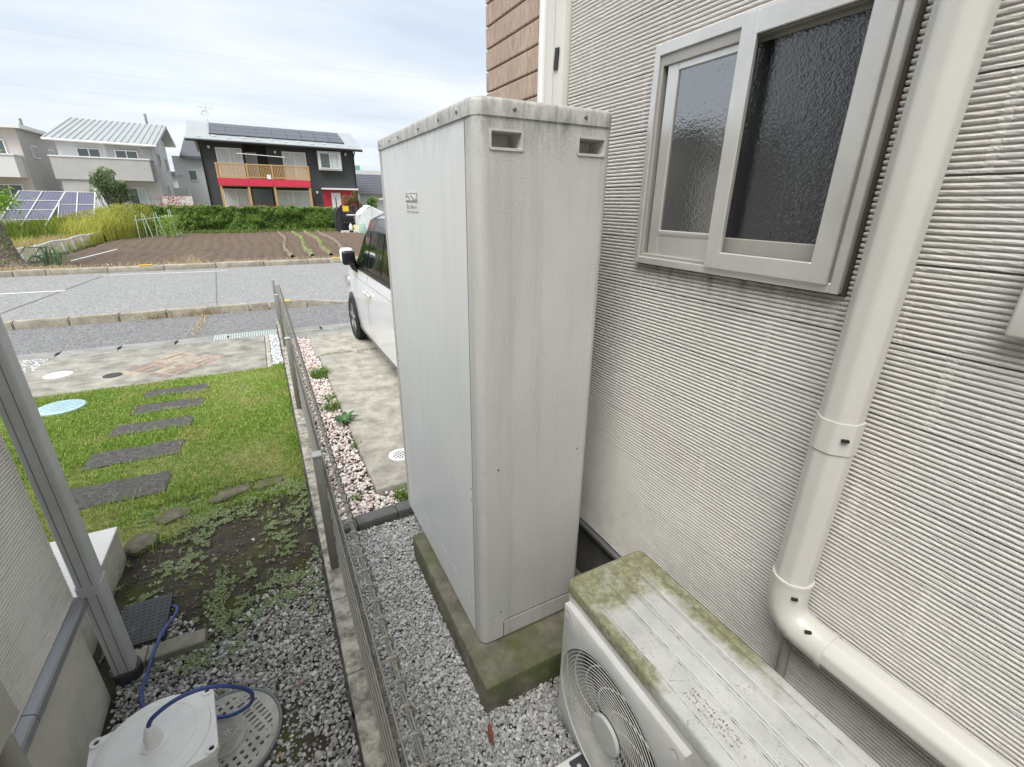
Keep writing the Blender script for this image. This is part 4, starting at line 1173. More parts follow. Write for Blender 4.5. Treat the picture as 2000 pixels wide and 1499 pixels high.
# cut a void in the casing for the fan
cut(bpy.data.objects['casing'], [bm_obj('cutter', (lambda bm: (bmesh.ops.create_cone(bm, cap_ends=True, segments=64, radius1=FR + .002, radius2=FR + .002, depth=0.2, matrix=Matrix.Translation((0.70, FC[0], FC[1])) @ Matrix.Rotation(R_(90), 4, 'Y')), bm)[1])(bmesh.new()), M_dark)])
bm = bmesh.new(); bmesh.ops.create_circle(bm, cap_ends=True, segments=64, radius=FR + .006, matrix=Matrix.Translation((0.795, FC[0], FC[1])) @ Matrix.Rotation(R_(90), 4, 'Y'))
bm_obj('fan_well', bm, M_dark, ac)
def ring(r, w, x): return [(x, FC[0] + r * math.cos(a), FC[1] + r * math.sin(a)) for a in np.linspace(0, 2 * math.pi, 72, endpoint=False)]
M_gr = plain('grille_wire', (0.56, 0.56, 0.53), 0.5, var=0.1, scale=20, dirt=(0.30, 0.29, 0.2), dirt_amt=0.6)
gp = lathe('grille_hub', [(0.058, 0), (0.058, 0.006), (0.054, 0.010), (0, 0.0115)], (0, 0, 0), M_acp, ac, 40)
gp.data.transform(Matrix.Translation((xo + 0.004, FC[0], FC[1])) @ Matrix.Rotation(R_(-90), 4, 'Y'))
for i in range(16):
    r = 0.068 + i * 0.0106
    tube('grille_ring', ring(r, 0, xo + 0.006 - 0.010 * math.sin(math.pi * (r - .06) / .19) ), 0.0012, M_gr, ac, 5, closed=True)
for i in range(12):
    pts = []
    for t in np.linspace(0, 1, 9):
        r = 0.055 + t * 0.181; a = 2 * math.pi * i / 12 + 0.9 * t * t
        pts.append((xo + 0.0095 - 0.010 * math.sin(math.pi * (r - .06) / .19), FC[0] + r * math.cos(a), FC[1] + r * math.sin(a)))
    tube('grille_spoke', pts, 0.0019, M_gr, ac, 5)
M_fan = plain('fan_plastic', (0.06, 0.062, 0.06), 0.5, var=0.1)
for i in range(3):
    V, F = [], []
    for ia, a in enumerate(np.linspace(0, 1.35, 12)):
        for r in (0.05, 0.12, 0.215): V.append((0.745 + 0.03 * ia / 11 , FC[0] + r * math.cos(a + i * 2.094), FC[1] + r * math.sin(a + i * 2.094)))
    for ia in range(11):
        for q in range(2): F.append((ia * 3 + q, ia * 3 + q + 1, ia * 3 + q + 4, ia * 3 + q + 3))
    mesh_obj('fan_blade', V, F, M_fan, ac, True)
M_foot = plain('white_plastic_foot', (0.66, 0.66, 0.62), 0.5, var=0.08)
for y in (0.72, 0.30):
    box('foot_block', 0.575, 1.06, y - 0.045, y + 0.045, -0.01, 0.038, M_foot, ac, bev=0.006)
    fb = box('foot_bracket', 0.628, 0.70, y - 0.030, y + 0.030, 0.0385, 0.046, M_iron, ac, bev=0.002)
    lathe('bolt', [(0.009, 0), (0.009, 0.008), (0.006, 0.012), (0, 0.013)], (0.648, y, 0.046), M_galv, ac, 6, smooth=False)

# ================================================================== left house
M_sidl = siding_mat('left_siding', (0.80, 0.775, 0.715), (0.54, 0.515, 0.465))
hl = thing('left_house', 'neighbour house at the left edge with cream siding and rendered foundation', 'house', (-0.8, 0, 0))
box('wall_core', -7.0, -0.79, -4.0, 1.772, 0.46, 2.75, M_sidl, hl)  # walls and roof lowered, out of view, so daylight enters the alley
box('foundation', -7.0, -0.785, -4.0, 1.765, -0.1, 0.445, M_found, hl)
box('roof', -7.3, -0.74, -4.3, 1.85, 2.75, 2.87, plain('roof_slate', (0.08, 0.085, 0.09), 0.6), hl)
for k in range(0, 12):
    zc = 0.462 + 0.162 * k
    for a, b in ((-0.7, 0.35 + (k % 3) * 0.17), (0.35 + (k % 3) * 0.17, 1.776)):
        ribbed('siding_board', -0.770, 1, a, b, zc, zc + 0.162, zc, M_sidl, hl, seed=500 + k, depth=0.009)
M_dripl = plain('grey_flashing', (0.33, 0.335, 0.35), 0.4, metal=0.45, var=0.06)
def flash(y0, y1):
    V = []; F = []
    for y in (y0, y1): V += [(-0.788, y, 0.463), (-0.752, y, 0.447), (-0.748, y, 0.440), (-0.748, y, 0.414), (-0.756, y, 0.410), (-0.788, y, 0.410)]
    F = [(i, i + 1, 7 + i, 6 + i) for i in range(5)] + [(5, 4, 3, 2, 1, 0), (6, 7, 8, 9, 10, 11)]
    mesh_obj('drip_flashing', V, F, M_dripl, hl, False)
flash(-0.7, 1.338); flash(1.341, 1.79)
M_pvcg = plain('grey_pvc', (0.43, 0.44, 0.43), 0.4, var=0.05, scale=4, dirt=(0.24, 0.25, 0.2), dirt_amt=0.4)
dl = prism('downpipe', rrect(-0.766, -0.700, 1.790, 1.856, (0.010,) * 4, 4), 0.045, 2.74, M_pvcg, hl)
for a in (-0.7475, -0.7195):
    box('pipe_groove', a - .001, a + .001, 1.7888, 1.7905, 0.05, 2.74, M_crack, dl)
prism('pipe_band', rrect(-0.770, -0.696, 1.786, 1.860, (0.012,) * 4, 4), 0.445, 0.485, plain('band_pvc', (0.44, 0.45, 0.44), 0.4, var=0.06), dl)
lathe('drain_socket', [(0.046, -0.05), (0.046, 0.03), (0.048, 0.034), (0.048, 0.05), (0, 0.05)], (-0.733, 1.823, 0), M_iron, dl, 24)
st = box('porch_step', -2.4, -0.895, 1.78, 2.655, -0.05, 0.165, concrete('step_stone', (0.52, 0.49, 0.42), (0.40, 0.375, 0.32), 10, 0.3, fine=60, spots=False), hl, bev=0.004)
box('step_tile', -2.4, -0.889, 1.78, 2.661, 0.166, 0.180, plain('step_tile_white', (0.70, 0.69, 0.66), 0.5, var=0.06), st, bev=0.003)
box('meter_box', -0.772, -0.700, 0.85, 1.213, 0.592, 1.05, plain('beige_box', (0.52, 0.505, 0.44), 0.5, var=0.04), hl, bev=0.004)
lathe('cable_conduit', [(0.02, 0), (0.02, 0.35), (0, 0.35)], (-0.715, 1.15, 0.25), plain('beige_hose', (0.36, 0.35, 0.30), 0.5), hl, 16)

# ================================================================== septic cover, blower, hose and small things
M_cast = concrete('cover_resin', (0.48, 0.465, 0.41), (0.32, 0.31, 0.27), 14, 0.3, fine=120, spots=False)
mh = thing('drain_cover', 'round beige slotted drain cover with raised lettering in the pebbles', 'drain cover', (-0.385, 1.375, 0))
MC = (-0.385, 1.375)
def slotted(name, cx, cy, R, z, mat, parent, cell=0.003, slot=None, thick=0.010, rot=0.0):
    n_ = int(2 * R / cell) + 2
    g = (np.arange(n_ + 1) - n_ / 2) * cell
    gc = (g[:-1] + g[1:]) / 2
    U, Vv = np.meshgrid(gc, gc, indexing='ij')
    keep = (U ** 2 + Vv ** 2 < R ** 2) & ~slot(U, Vv)
    ii, jj = np.nonzero(keep)
    pid = {}
    V, F = [], []
    ca, sa = math.cos(rot), math.sin(rot)
    def vid(i, j, lv):
        k = (i, j, lv)
        if k not in pid:
            pid[k] = len(V); x, y = g[i], g[j]
            V.append((cx + x * ca - y * sa, cy + x * sa + y * ca, z - (thick if lv else 0)))
        return pid[k]
    for i, j in zip(ii, jj):
        F.append((vid(i, j, 0), vid(i + 1, j, 0), vid(i + 1, j + 1, 0), vid(i, j + 1, 0)))
        for di, dj, a, b in ((-1, 0, (i, j + 1), (i, j)), (1, 0, (i + 1, j), (i + 1, j + 1)), (0, -1, (i, j), (i + 1, j)), (0, 1, (i + 1, j + 1), (i, j + 1))):
            q, w = i + di, j + dj
            if not (0 <= q < n_ and 0 <= w < n_) or not keep[q, w]:
                F.append((vid(*a, 0), vid(*a, 1), vid(*b, 1), vid(*b, 0)))
    return mesh_obj(name, V, F, mat, parent, False)
def slot_fn(U, Vv):
    r = np.hypot(U, Vv)
    a = np.abs((U / 0.026) % 1 - 0.5) < 0.24
    b = np.abs((Vv / 0.026) % 1 - 0.5) < 0.24
    # four fields: two lattices, two of long bars
    q = np.arctan2(Vv, U)
    bars = (np.abs((Vv / 0.020) % 1 - 0.5) < 0.22) & (np.abs((U / 0.036) % 1 - 0.5) < 0.36)
    lat = a & b
    sec = np.abs(np.abs(q) - math.pi / 2) < math.pi / 4
    s = np.where(sec, lat, bars)
    web = (np.abs(np.abs(U) - np.abs(Vv)) < 0.007)
    return s & (r < 0.148) & (r > 0.076) & ~web
RIM = 0.172
slotted('cover_plate', MC[0], MC[1], RIM, 0.012, M_cast, mh, 0.003, slot_fn, 0.012, R_(28))
lathe('rim', [(0.170, -0.04), (0.170, 0.012), (0.174, 0.016), (0.181, 0.014), (0.182, -0.04)], (MC[0], MC[1], 0), plain('rim_grey', (0.15, 0.17, 0.17), 0.5), mh, 64)
lathe('pit', [(0.171, 0), (0, 0)], (MC[0], MC[1], -0.03), M_dark, mh, 32)
bs = lathe('centre_boss', [(0.068, 0), (0.068, 0.004), (0.066, 0.0055), (0.063, 0.004), (0, 0.004)], (MC[0], MC[1], 0.0118), M_cast, mh, 48)
M_castl = plain('cover_letter', (0.54, 0.52, 0.46), 0.8, var=0.1, scale=30)
M_castd = plain('cover_field', (0.30, 0.285, 0.245), 0.8, var=0.1, scale=30)
def flat_text(x, y, z, rot): return Matrix.Translation((x, y, z)) @ Matrix.Rotation(rot, 4, 'Z')
TA = R_(56)
ux, uy = math.cos(TA), math.sin(TA); vx, vy = -uy, ux
for s, off, size, w in (('Joto', 0.034, 0.021, 0.058), ('雨水', 0.0, 0.034, 0.080), ('ー', -0.034, 0.016, 0.062)):
    cx, cy = MC[0] + vx * off, MC[1] + vy * off
    hgt = 0.022 if size < 0.03 else 0.034
    box('text_field', cx - w / 2, cx + w / 2, cy - hgt / 2, cy + hgt / 2, 0.0150, 0.0166, M_castd, bs, rot=Matrix.Rotation(TA, 3, 'Z'))
    if s != 'ー': text_obj('lettering', s, size, M_castl, bs, flat_text(cx, cy, 0.0172, TA), 0.0006)
a_ = R_(-18)
box('text_field', MC[0] + .158 * math.cos(a_) - .016, MC[0] + .158 * math.cos(a_) + .016, MC[1] + .158 * math.sin(a_) - .008, MC[1] + .158 * math.sin(a_) + .008, 0.011, 0.0128, M_castd, bs, rot=Matrix.Rotation(R_(68), 3, 'Z'))
text_obj('lettering', '300', 0.015, M_castl, bs, flat_text(MC[0] + .158 * math.cos(a_), MC[1] + .158 * math.sin(a_), 0.0135, R_(68)), 0.0005)
# blower
M_blow = plain('white_blower_plastic', (0.86, 0.86, 0.83), 0.5, var=0.05, scale=12, dirt=(0.60, 0.58, 0.52), dirt_amt=0.35)
bo = thing('air_blower', 'white plastic septic air blower with a round lid and cable', 'air blower', (-0.54, 1.32, 0))
BC = (-0.54, 1.322); BA = R_(7)
def brot(u, v): return (BC[0] + u * math.cos(BA) - v * math.sin(BA), BC[1] + u * math.sin(BA) + v * math.cos(BA))
def bprism(name, poly, z0, z1, mat, parent, taper=1.0):
    q = [brot(*p) for p in poly]
    V = [(BC[0] + (x - BC[0]) * taper, BC[1] + (y - BC[1]) * taper, z0) for x, y in q] + [(x, y, z1) for x, y in q]
    n_ = len(q)
    F = [tuple(range(n_ - 1, -1, -1)), tuple(range(n_, 2 * n_))] + [(i, (i + 1) % n_, n_ + (i + 1) % n_, n_ + i) for i in range(n_)]
    o = mesh_obj(name, V, F, mat, parent, True); o.data.set_sharp_from_angle(angle=R_(40)); return o
bprism('housing', rrect(-0.15, 0.15, -0.125, 0.105, (0.02,) * 4, 5), 0.012, 0.165, M_blow, bo, 0.90)
fl_ = bprism('flange', rrect(-0.163, 0.163, -0.135, 0.115, (0.022,) * 4, 5), 0.1655, 0.186, M_blow, bo)
lathe('round_lid', [(0.152, 0.160), (0.152, 0.188), (0.150, 0.193), (0.140, 0.198), (0.116, 0.2005), (0.1155, 0.1990), (0.1135, 0.1990), (0.113, 0.2008), (0.0, 0.203)], (BC[0], BC[1], 0), M_blow, bo, 72)
for u, v in ((0.146, 0.098), (0.146, -0.118), (-0.146, 0.098), (-0.146, -0.118)):
    x, y = brot(u, v)
    lathe('lug', [(0.017, 0.186), (0.017, 0.192), (0.008, 0.1925), (0.0075, 0.186), (0, 0.186)], (x, y, 0), M_blow, bo, 16)
for i in range(5):
    u = -0.10 + i * 0.05; x, y = brot(u, -0.128)
    box('vent_slot', x - 0.015, x + 0.015, y - 0.014, y + 0.004, 0.09, 0.115, M_dark, bo, rot=Matrix.Rotation(BA, 3, 'Z'))
gl = lathe('cable_gland', [(0.036, 0.200), (0.036, 0.206), (0.033, 0.2065), (0.024, 0.207), (0.023, 0.228), (0.0235, 0.232), (0.021, 0.236), (0.0195, 0.244), (0.0135, 0.268), (0.008, 0.272), (0, 0.272)], (-0.533, 1.312, 0), M_blow, bo, 24)
hose = [(-0.533, 1.312, 0.255), (-0.531, 1.317, 0.28), (-0.505, 1.322, 0.303), (-0.45, 1.333, 0.318), (-0.383, 1.339, 0.312), (-0.318, 1.349, 0.266), (-0.277, 1.378, 0.17), (-0.298, 1.405, 0.085), (-0.366, 1.436, 0.035), (-0.429, 1.463, 0.03), (-0.53, 1.52, 0.025), (-0.61, 1.57, 0.025), (-0.657, 1.635, 0.028), (-0.667, 1.70, 0.03), (-0.66, 1.755, 0.036), (-0.645, 1.85, 0.055), (-0.625, 1.94, 0.058), (-0.598, 2.03, 0.045), (-0.600, 2.09, 0.03), (-0.625, 2.135, 0.012)]
hs = tube('blue_cable', smooth_path(hose, 8), 0.0066, plain('blue_rubber', (0.045, 0.075, 0.24), 0.45, var=0.12, scale=30), None, 10)
tag(hs, 'blue rubber cable looping from the white blower to the black lid', 'cable')
# black square lid
M_blk = plain('black_resin', (0.045, 0.046, 0.048), 0.6, var=0.25, scale=25, dirt=(0.12, 0.115, 0.10), dirt_amt=0.5)
kl = thing('square_lid', 'black square access lid on the soil beside the porch', 'lid', (-0.715, 2.08, 0))
def quad_plate(name, c4, z0, z1, mat, parent):
    V = [(x, y, z0) for x, y in c4] + [(x, y, z1) for x, y in c4]
    return mesh_obj(name, V, [(3, 2, 1, 0), (4, 5, 6, 7), (0, 1, 5, 4), (1, 2, 6, 5), (2, 3, 7, 6), (3, 0, 4, 7)], mat, parent)
q4 = [(-0.79, 1.955), (-0.632, 1.955), (-0.632, 2.215), (-0.82, 2.215)]
quad_plate('plate', q4, 0.0, 0.022, M_blk, kl)
for i in range(8):
    for j in range(11):
        u = (i + .5) / 8; v = (j + .5) / 11
        x = (-0.785 - 0.028 * v) * (1 - u) + (-0.638) * u; y = 1.962 + v * 0.246
        box('stud', x - .006, x + .006, y - .008, y + .008, 0.0215, 0.0240, M_blk, kl)
# concrete kerb blocks by the downpipe
M_pav = concrete('garden_block', (0.30, 0.275, 0.215), (0.20, 0.185, 0.145), 12, 0.4, fine=130)
for x0, x1, lab in ((-0.745, -0.680, 'short piece of beige concrete block against the grey downpipe'), (-0.677, -0.475, 'long beige concrete block lying in front of the black lid')):
    bm = bmesh.new(); bbox(bm, x0, x1, 1.835, 1.912, -0.02, 0.033, 0.004, 1, rot=Matrix.Rotation(R_(-1), 3, 'Z'))
    tag(bm_obj('garden_block', bm, M_pav), lab, 'block', 'beige blocks at the gravel edge')
# white drain on the parking slab
wd = thing('white_drain', 'white round slotted drain in the parking slab beside the tank', 'drain', (0.665, 2.98, 0.03))
M_wd = plain('white_resin', (0.74, 0.74, 0.73), 0.5, var=0.05)
slotted('drain_plate', 0.665, 2.98, 0.080, 0.036, M_wd, wd, 0.004, lambda U, V_: (np.abs((U / 0.02) % 1 - .5) < .25) & (np.abs((V_ / 0.028) % 1 - .5) < .3) & (np.hypot(U, V_) < 0.055), 0.004, 0.3)
lathe('drain_rim', [(0.079, 0.031), (0.079, 0.036), (0.084, 0.0375), (0.088, 0.036), (0.088, 0.03)], (0.665, 2.98, 0), M_wd, wd, 40)
lathe('drain_pit', [(0.079, 0), (0, 0)], (0.665, 2.98, 0.0315), M_dark, wd, 24)
# dead leaf on the crushed stone
def leaf_shape():
    pts = [(-0.045, 0), (-0.03, 0.016), (-0.012, 0.010), (0.0, 0.020), (0.018, 0.012), (0.03, 0.014), (0.042, 0.0), (0.03, -0.012), (0.014, -0.008), (0.0, -0.018), (-0.018, -0.009), (-0.032, -0.012)]
    V = [(0.443 + 0.25 * a - 0.6 * b, 0.962 + 0.8 * a + .25 * b, 0.018 + 0.10 * abs(b) + 0.05 * abs(a)) for a, b in pts] + [(0.443, 0.962, 0.014)]
    V2 = [(x, y, z - .0008) for x, y, z in V]
    F = [(i, (i + 1) % 12, 12) for i in range(12)] + [(13 + (i + 1) % 12, 13 + i, 25) for i in range(12)] + [(i, 13 + i, 13 + (i + 1) % 12, (i + 1) % 12) for i in range(12)]
    return mesh_obj('dead_leaf', V + V2, F, plain('dead_leaf_brown', (0.17, 0.055, 0.032), 0.8, var=0.4, scale=60))
tag(leaf_shape(), 'curled red brown dead leaf on grey crushed stone', 'leaf')
# weeds along the parking slab edge
def clump(name, x, y, z, n_, h, w, label, mat=MG_weed, broad=False, spread=0.06):
    t = thing(name, label, 'plant', (x, y, z), 'small weeds along the pebble strip')
    a = rng.uniform(0, 2 * np.pi, n_); r = spread * np.sqrt(rng.random(n_))
    p_ = np.stack([x + r * np.cos(a), y + r * np.sin(a), np.full(n_, z)], 1)
    if broad:
        for k in range(n_):
            ang = 2 * math.pi * k / n_ + random.uniform(-.3, .3); L = h * random.uniform(0.7, 1.2)
            V, F = [], []
            for i in range(6):
                t_ = i / 5; rr = L * t_; zz_ = z + 0.6 * L * math.sin(t_ * 2.0) ; ww = w * math.sin(math.pi * min(0.98, 0.12 + t_ * 0.86))
                cx, cy = x + rr * math.cos(ang), y + rr * math.sin(ang)
                V += [(cx - ww * math.sin(ang), cy + ww * math.cos(ang), zz_ + ww * .3), (cx, cy, zz_), (cx + ww * math.sin(ang), cy - ww * math.cos(ang), zz_ + ww * .3)]
            for i in range(5):
                for q in range(2): F.append((i * 3 + q, i * 3 + q + 1, i * 3 + q + 4, i * 3 + q + 3))
            mesh_obj('leaf', V, F, mat, t, True, rnd=[random.random()] * len(F))
    else:
        b = blades('tuft', p_, rng.uniform(.5, 1.1, n_) * h, w, mat, t, lean=0.9, seg=3, kind=None)
        lv = leaves('foliage', p_ + np.stack([rng.normal(0, .015, n_), rng.normal(0, .015, n_), rng.uniform(.01, h, n_)], 1), rng.uniform(.012, .022, n_), mat, t, up=0.8)
    return t
clump('weed_clump', 0.345, 5.06, 0.0, 260, 0.10, 0.006, 'bushy green weed at the slab edge near the street', spread=0.10)
clump('weed_clump', 0.350, 4.36, 0.0, 60, 0.06, 0.005, 'small green weed between the two larger ones', spread=0.05)
clump('weed_clump', 0.335, 4.12, 0.0, 150, 0.08, 0.005, 'feathery green weed in the pebbles above the broad leaf plant', spread=0.08)
clump('broadleaf_weed', 0.385, 3.74, 0.005, 13, 0.115, 0.020, 'broad leaved dark green weed at the parking slab edge', broad=True, mat=attr_mat('broad_leaf', [(0, (0.03, 0.10, 0.02)), (1, (0.10, 0.24, 0.06))], 0.45, trans=0.15))
clump('weed_clump', 0.400, 3.30, 0.0, 40, 0.045, 0.004, 'tiny weed under the slab edge', spread=0.04)
clump('weed_clump', 0.545, 2.50, 0.0, 90, 0.075, 0.006, 'pale green tuft in the pebbles beside the tank', spread=0.05)
clump('weed_clump', 0.28, 2.62, 0.0, 26, 0.03, 0.004, 'very small tuft next to the fence near the dark edging', spread=0.025)
n = 240
b = blades('slab_joint_grass', np.stack([rng.uniform(0.42, 1.4, n), rng.normal(5.73, .008, n), np.full(n, 0.01)], 1), rng.uniform(.02, .055, n), 0.006, MG_weed, lean=.7)
tag(b, 'thin green grass line growing in the parking slab joint', 'grass')
n = 420
b = blades('gutter_grass', np.stack([rng.uniform(-2.2, 1.6, n), rng.normal(7.11, .01, n), np.full(n, -0.02)], 1), rng.uniform(.01, .03, n), 0.007, MG_weed, lean=.9)
tag(b, 'thin green grass along the gutter edge', 'grass')
# dry weeds on the kerb and pavement
n = 260
kx = np.concatenate([rng.normal(-1.12, .16, n // 2), rng.normal(-1.7, .12, n // 4), rng.uniform(-3, 0.5, n // 4)])
b = blades('dry_kerb_weed', np.stack([kx, 9.03 + np.abs(rng.normal(0, .03, len(kx))), np.full(len(kx), -0.03)], 1), rng.uniform(.06, .20, len(kx)), 0.007, MG_dry, lean=1.0, seg=3)
tag(b, 'straw coloured dead weeds hanging over the near kerb', 'dry grass')
n = 150
b = blades('dry_joint_weed', np.stack([-1.02 + rng.normal(0, .035, n), rng.uniform(7.5, 9.0, n), np.full(n, -0.03)], 1), rng.uniform(.02, .08, n), 0.008, MG_dry, lean=1.6, seg=3)
tag(b, 'line of dead weeds growing across the pavement joint', 'dry grass')

# ================================================================== parked car
M_car = plain('white_car_paint', (0.80, 0.81, 0.82), 0.16, var=0.01); 
for mm in (M_car,):
    mm.node_tree.nodes['Principled BSDF'].inputs['Coat Weight'].default_value = 0.6
M_carb = plain('black_car_trim', (0.012, 0.012, 0.013), 0.3, var=0.1)
M_roof = plain('black_car_roof', (0.10, 0.11, 0.12), 0.12, var=0.05)
def carglass():
    m = NM('car_glass'); m.color((0.012, 0.016, 0.014)); m.rough(0.03); m.b.inputs['Specular IOR Level'].default_value = 0.9
    m.bump(m.noise(1.2, 2), 0.08, 0.05)
    return m.m
M_cglass = carglass()
M_tyre = plain('tyre_rubber', (0.018, 0.018, 0.018), 0.8, var=0.2, scale=30, bump=0.2)
M_rim = plain('dark_alloy', (0.10, 0.10, 0.105), 0.35, metal=0.7, var=0.1)
M_chrome = plain('bright_trim', (0.70, 0.70, 0.70), 0.2, metal=0.8, var=0.02)
car = thing('parked_car', 'white compact van with black roof parked behind the tank', 'car', (1.68, 5.2, 0.03))
CX = 1.685; HWD = 0.735; G = 0.03
# cross-sections from rear to front: (y, width factor, sill z, belt z, glass top z, roof z)
ST = [(3.30, .93, .34, .98, 1.42, 1.60, .10), (3.40, .98, .27, 1.00, 1.45, 1.635, .09), (4.1, 1.0, .22, 1.005, 1.455, 1.645, .085), (4.9, 1.0, .21, 1.0, 1.45, 1.645, .085), (5.50, .995, .21, .995, 1.43, 1.61, .09),
      (5.80, .99, .21, .99, 1.34, 1.45, .10), (6.12, .985, .22, .985, 1.05, 1.06, .06), (6.40, .98, .23, .94, .985, .99, .05), (6.72, .95, .24, .86, .90, .91, .05), (6.90, .87, .30, .72, .80, .81, .05), (6.95, .80, .36, .60, .66, .67, .05)]
def sect(s):
    y, w, zs_, zb_, zg, zr, tb = s
    h = HWD * w
    pts = [(h - .07, zs_ - .02), (h - .015, zs_ + .03), (h, zs_ + .16), (h + .004, (zs_ + zb_) / 2), (h - .006, zb_ - .13), (h - .022, zb_), (h - .024 - tb * .5, (zb_ + zg) / 2), (h - .03 - tb, zg), (h - .075 - tb, (zg + zr) / 2 + .02), (h - .22 - tb, zr)]
    return [(CX - a, y, z + G) for a, z in pts] + [(CX, y, zr + .012 + G)] + [(CX + a, y, z + G) for a, z in reversed(pts)]
secs = [sect(s) for s in ST]
m_ = len(secs[0])
V = [p for q in secs for p in q]; F = []; fm = []
for i in range(len(secs) - 1):
    for j in range(m_ - 1):
        F.append((i * m_ + j, i * m_ + j + 1, (i + 1) * m_ + j + 1, (i + 1) * m_ + j))
        jj = min(j, m_ - 2 - j)
        y = ST[i][0]
        if jj >= 7 and y < 5.6: fm.append(2)
        elif jj in (5, 6) and y < 5.9: fm.append(1)
        elif jj >= 7 and y < 6.1: fm.append(1)
        else: fm.append(0)
F.append(tuple(range(m_))); fm.append(0); F.append(tuple((len(secs) - 1) * m_ + j for j in range(m_ - 1, -1, -1))); fm.append(0)
body = mesh_obj('body', V, F, None, car, True, mats=[M_car, M_carb, M_roof], fmat=fm)
body.data.set_sharp_from_angle(angle=R_(32))
def side_pt(y, t):
    """point on the left flank at station y, height fraction index t over section points"""
    ys = [s[0] for s in ST]
    i = max(0, min(len(ys) - 2, int(np.searchsorted(ys, y)) - 1)); f = (y - ys[i]) / (ys[i + 1] - ys[i])
    A = np.array(secs[i]); B = np.array(secs[i + 1]); S_ = A * (1 - f) + B * f
    k = int(t); return S_[k] * (1 - (t - k)) + S_[min(k + 1, m_ - 1)] * (t - k)
def flank(name, outline, mat, off=0.004, parent=car, n_=8):
    """panel following the flank: outline = [(y, t_low, t_high), ...] from rear to front"""
    V, F = [], []
    rows = 7
    pts = []
    for a, b in zip(outline[:-1], outline[1:]):
        for k in range(n_): pts.append(tuple(np.array(a) * (1 - k / n_) + np.array(b) * (k / n_)))
    pts.append(outline[-1])
    for (y, a, b) in pts:
        for r in range(rows):
            p = side_pt(y, a + (b - a) * r / (rows - 1)); V.append((p[0] - off, p[1], p[2]))
    for i in range(len(pts) - 1):
        for r in range(rows - 1): F.append((i * rows + r, (i + 1) * rows + r, (i + 1) * rows + r + 1, i * rows + r + 1))
    return mesh_obj(name, V, F, mat, parent, True)
flank('side_window', [(3.75, 5.25, 6.95), (4.55, 5.2, 6.95)], M_cglass)
flank('side_window', [(4.60, 5.2, 6.95), (5.18, 5.2, 6.95)], M_cglass)
flank('side_window', [(5.25, 5.2, 6.95), (5.55, 5.2, 6.9), (5.80, 5.18, 6.45), (5.98, 5.2, 5.75)], M_cglass, .0045)
flank('beltline', [(3.6, 4.95, 5.13), (6.05, 4.95, 5.13)], M_carb, .006)
flank('roof_rail', [(3.8, 8.1, 8.5), (5.2, 8.1, 8.5)], M_chrome, .012)
for y in (4.05, 5.21): flank('door_gap', [(y - .004, 1.0, 4.95), (y + .004, 1.0, 4.95)], M_carb, .0015, n_=1)
flank('door_gap', [(6.02, 1.2, 4.8), (6.027, 1.2, 4.8)], M_carb, .0015, n_=1)
flank('crease', [(3.8, 4.10, 4.16), (6.0, 4.10, 4.16)], plain('shadow_line', (0.45, 0.46, 0.47), .3), .002)
flank('sill_trim', [(3.95, 0.3, 1.0), (6.05, 0.3, 1.0)], M_car, .014)
flank('sill_gap', [(3.95, 1.0, 1.10), (6.05, 1.0, 1.10)], M_carb, .003)
for y in (5.10, 5.31):
    p = side_pt(y, 3.72)
    hd = box('door_handle', p[0] - 0.034, p[0] - .012, y - 0.085, y + 0.085, p[2] - .014, p[2] + .014, M_car, car, bev=0.008)
    box('handle_well', p[0] - 0.0035, p[0] + .01, y - 0.075, y + 0.075, p[2] - .030, p[2] + .030, plain('well_shadow', (0.55, 0.56, 0.57), .3), hd, bev=0.01)
# wheels in dark arches, left side and right side
for sx in (-1, 1):
    for yw in (6.32, 3.72):
        xw = CX + sx * (HWD * .985)
        bm = bmesh.new(); bmesh.ops.create_cone(bm, cap_ends=True, segments=40, radius1=0.325, radius2=0.325, depth=0.012, matrix=Matrix.Translation((xw + sx * 0.004, yw, 0.33)) @ Matrix.Rotation(R_(90), 4, 'Y'))
        for v in bm.verts:
            if v.co.z < 0.14: v.co.z = 0.14
        ar = bm_obj('wheel_arch', bm, M_carb, car)
        wt_ = lathe('tyre', [(0.19, -0.07), (0.265, -0.075), (0.286, -0.05), (0.288, 0.05), (0.265, 0.075), (0.20, 0.07), (0.18, 0.055)], (0, 0, 0), M_tyre, car, 40)
        wt_.data.transform(Matrix.Translation((xw - sx * 0.045, yw, 0.318)) @ Matrix.Rotation(R_(90 * sx), 4, 'Y'))
        rm = lathe('rim', [(0.188, 0.040), (0.195, 0.070), (0.180, 0.066), (0.170, 0.035), (0.0, 0.03)], (0, 0, 0), M_rim, wt_, 32)
        rm.data.transform(Matrix.Translation((xw - sx * 0.045, yw, 0.318)) @ Matrix.Rotation(R_(90 * sx), 4, 'Y'))
        for k in range(5):
            a = 2 * math.pi * k / 5 + .3
            V = []
            for r, w in ((0.02, .028), (0.18, .017)):
                for s in (-1, 1): V.append((0, r * math.cos(a) - s * w * math.sin(a), r * math.sin(a) + s * w * math.cos(a)))
            xq = xw + sx * (0.022)
            V = [(xq, yw + b, 0.318 + c) for _, b, c in V]
            V2 = [(x - sx * .02, y, z) for x, y, z in V]
            mesh_obj('spoke', V + V2, [(0, 1, 3, 2), (0, 4, 5, 1), (1, 5, 7, 3), (3, 7, 6, 2), (2, 6, 4, 0)], M_chrome, rm)
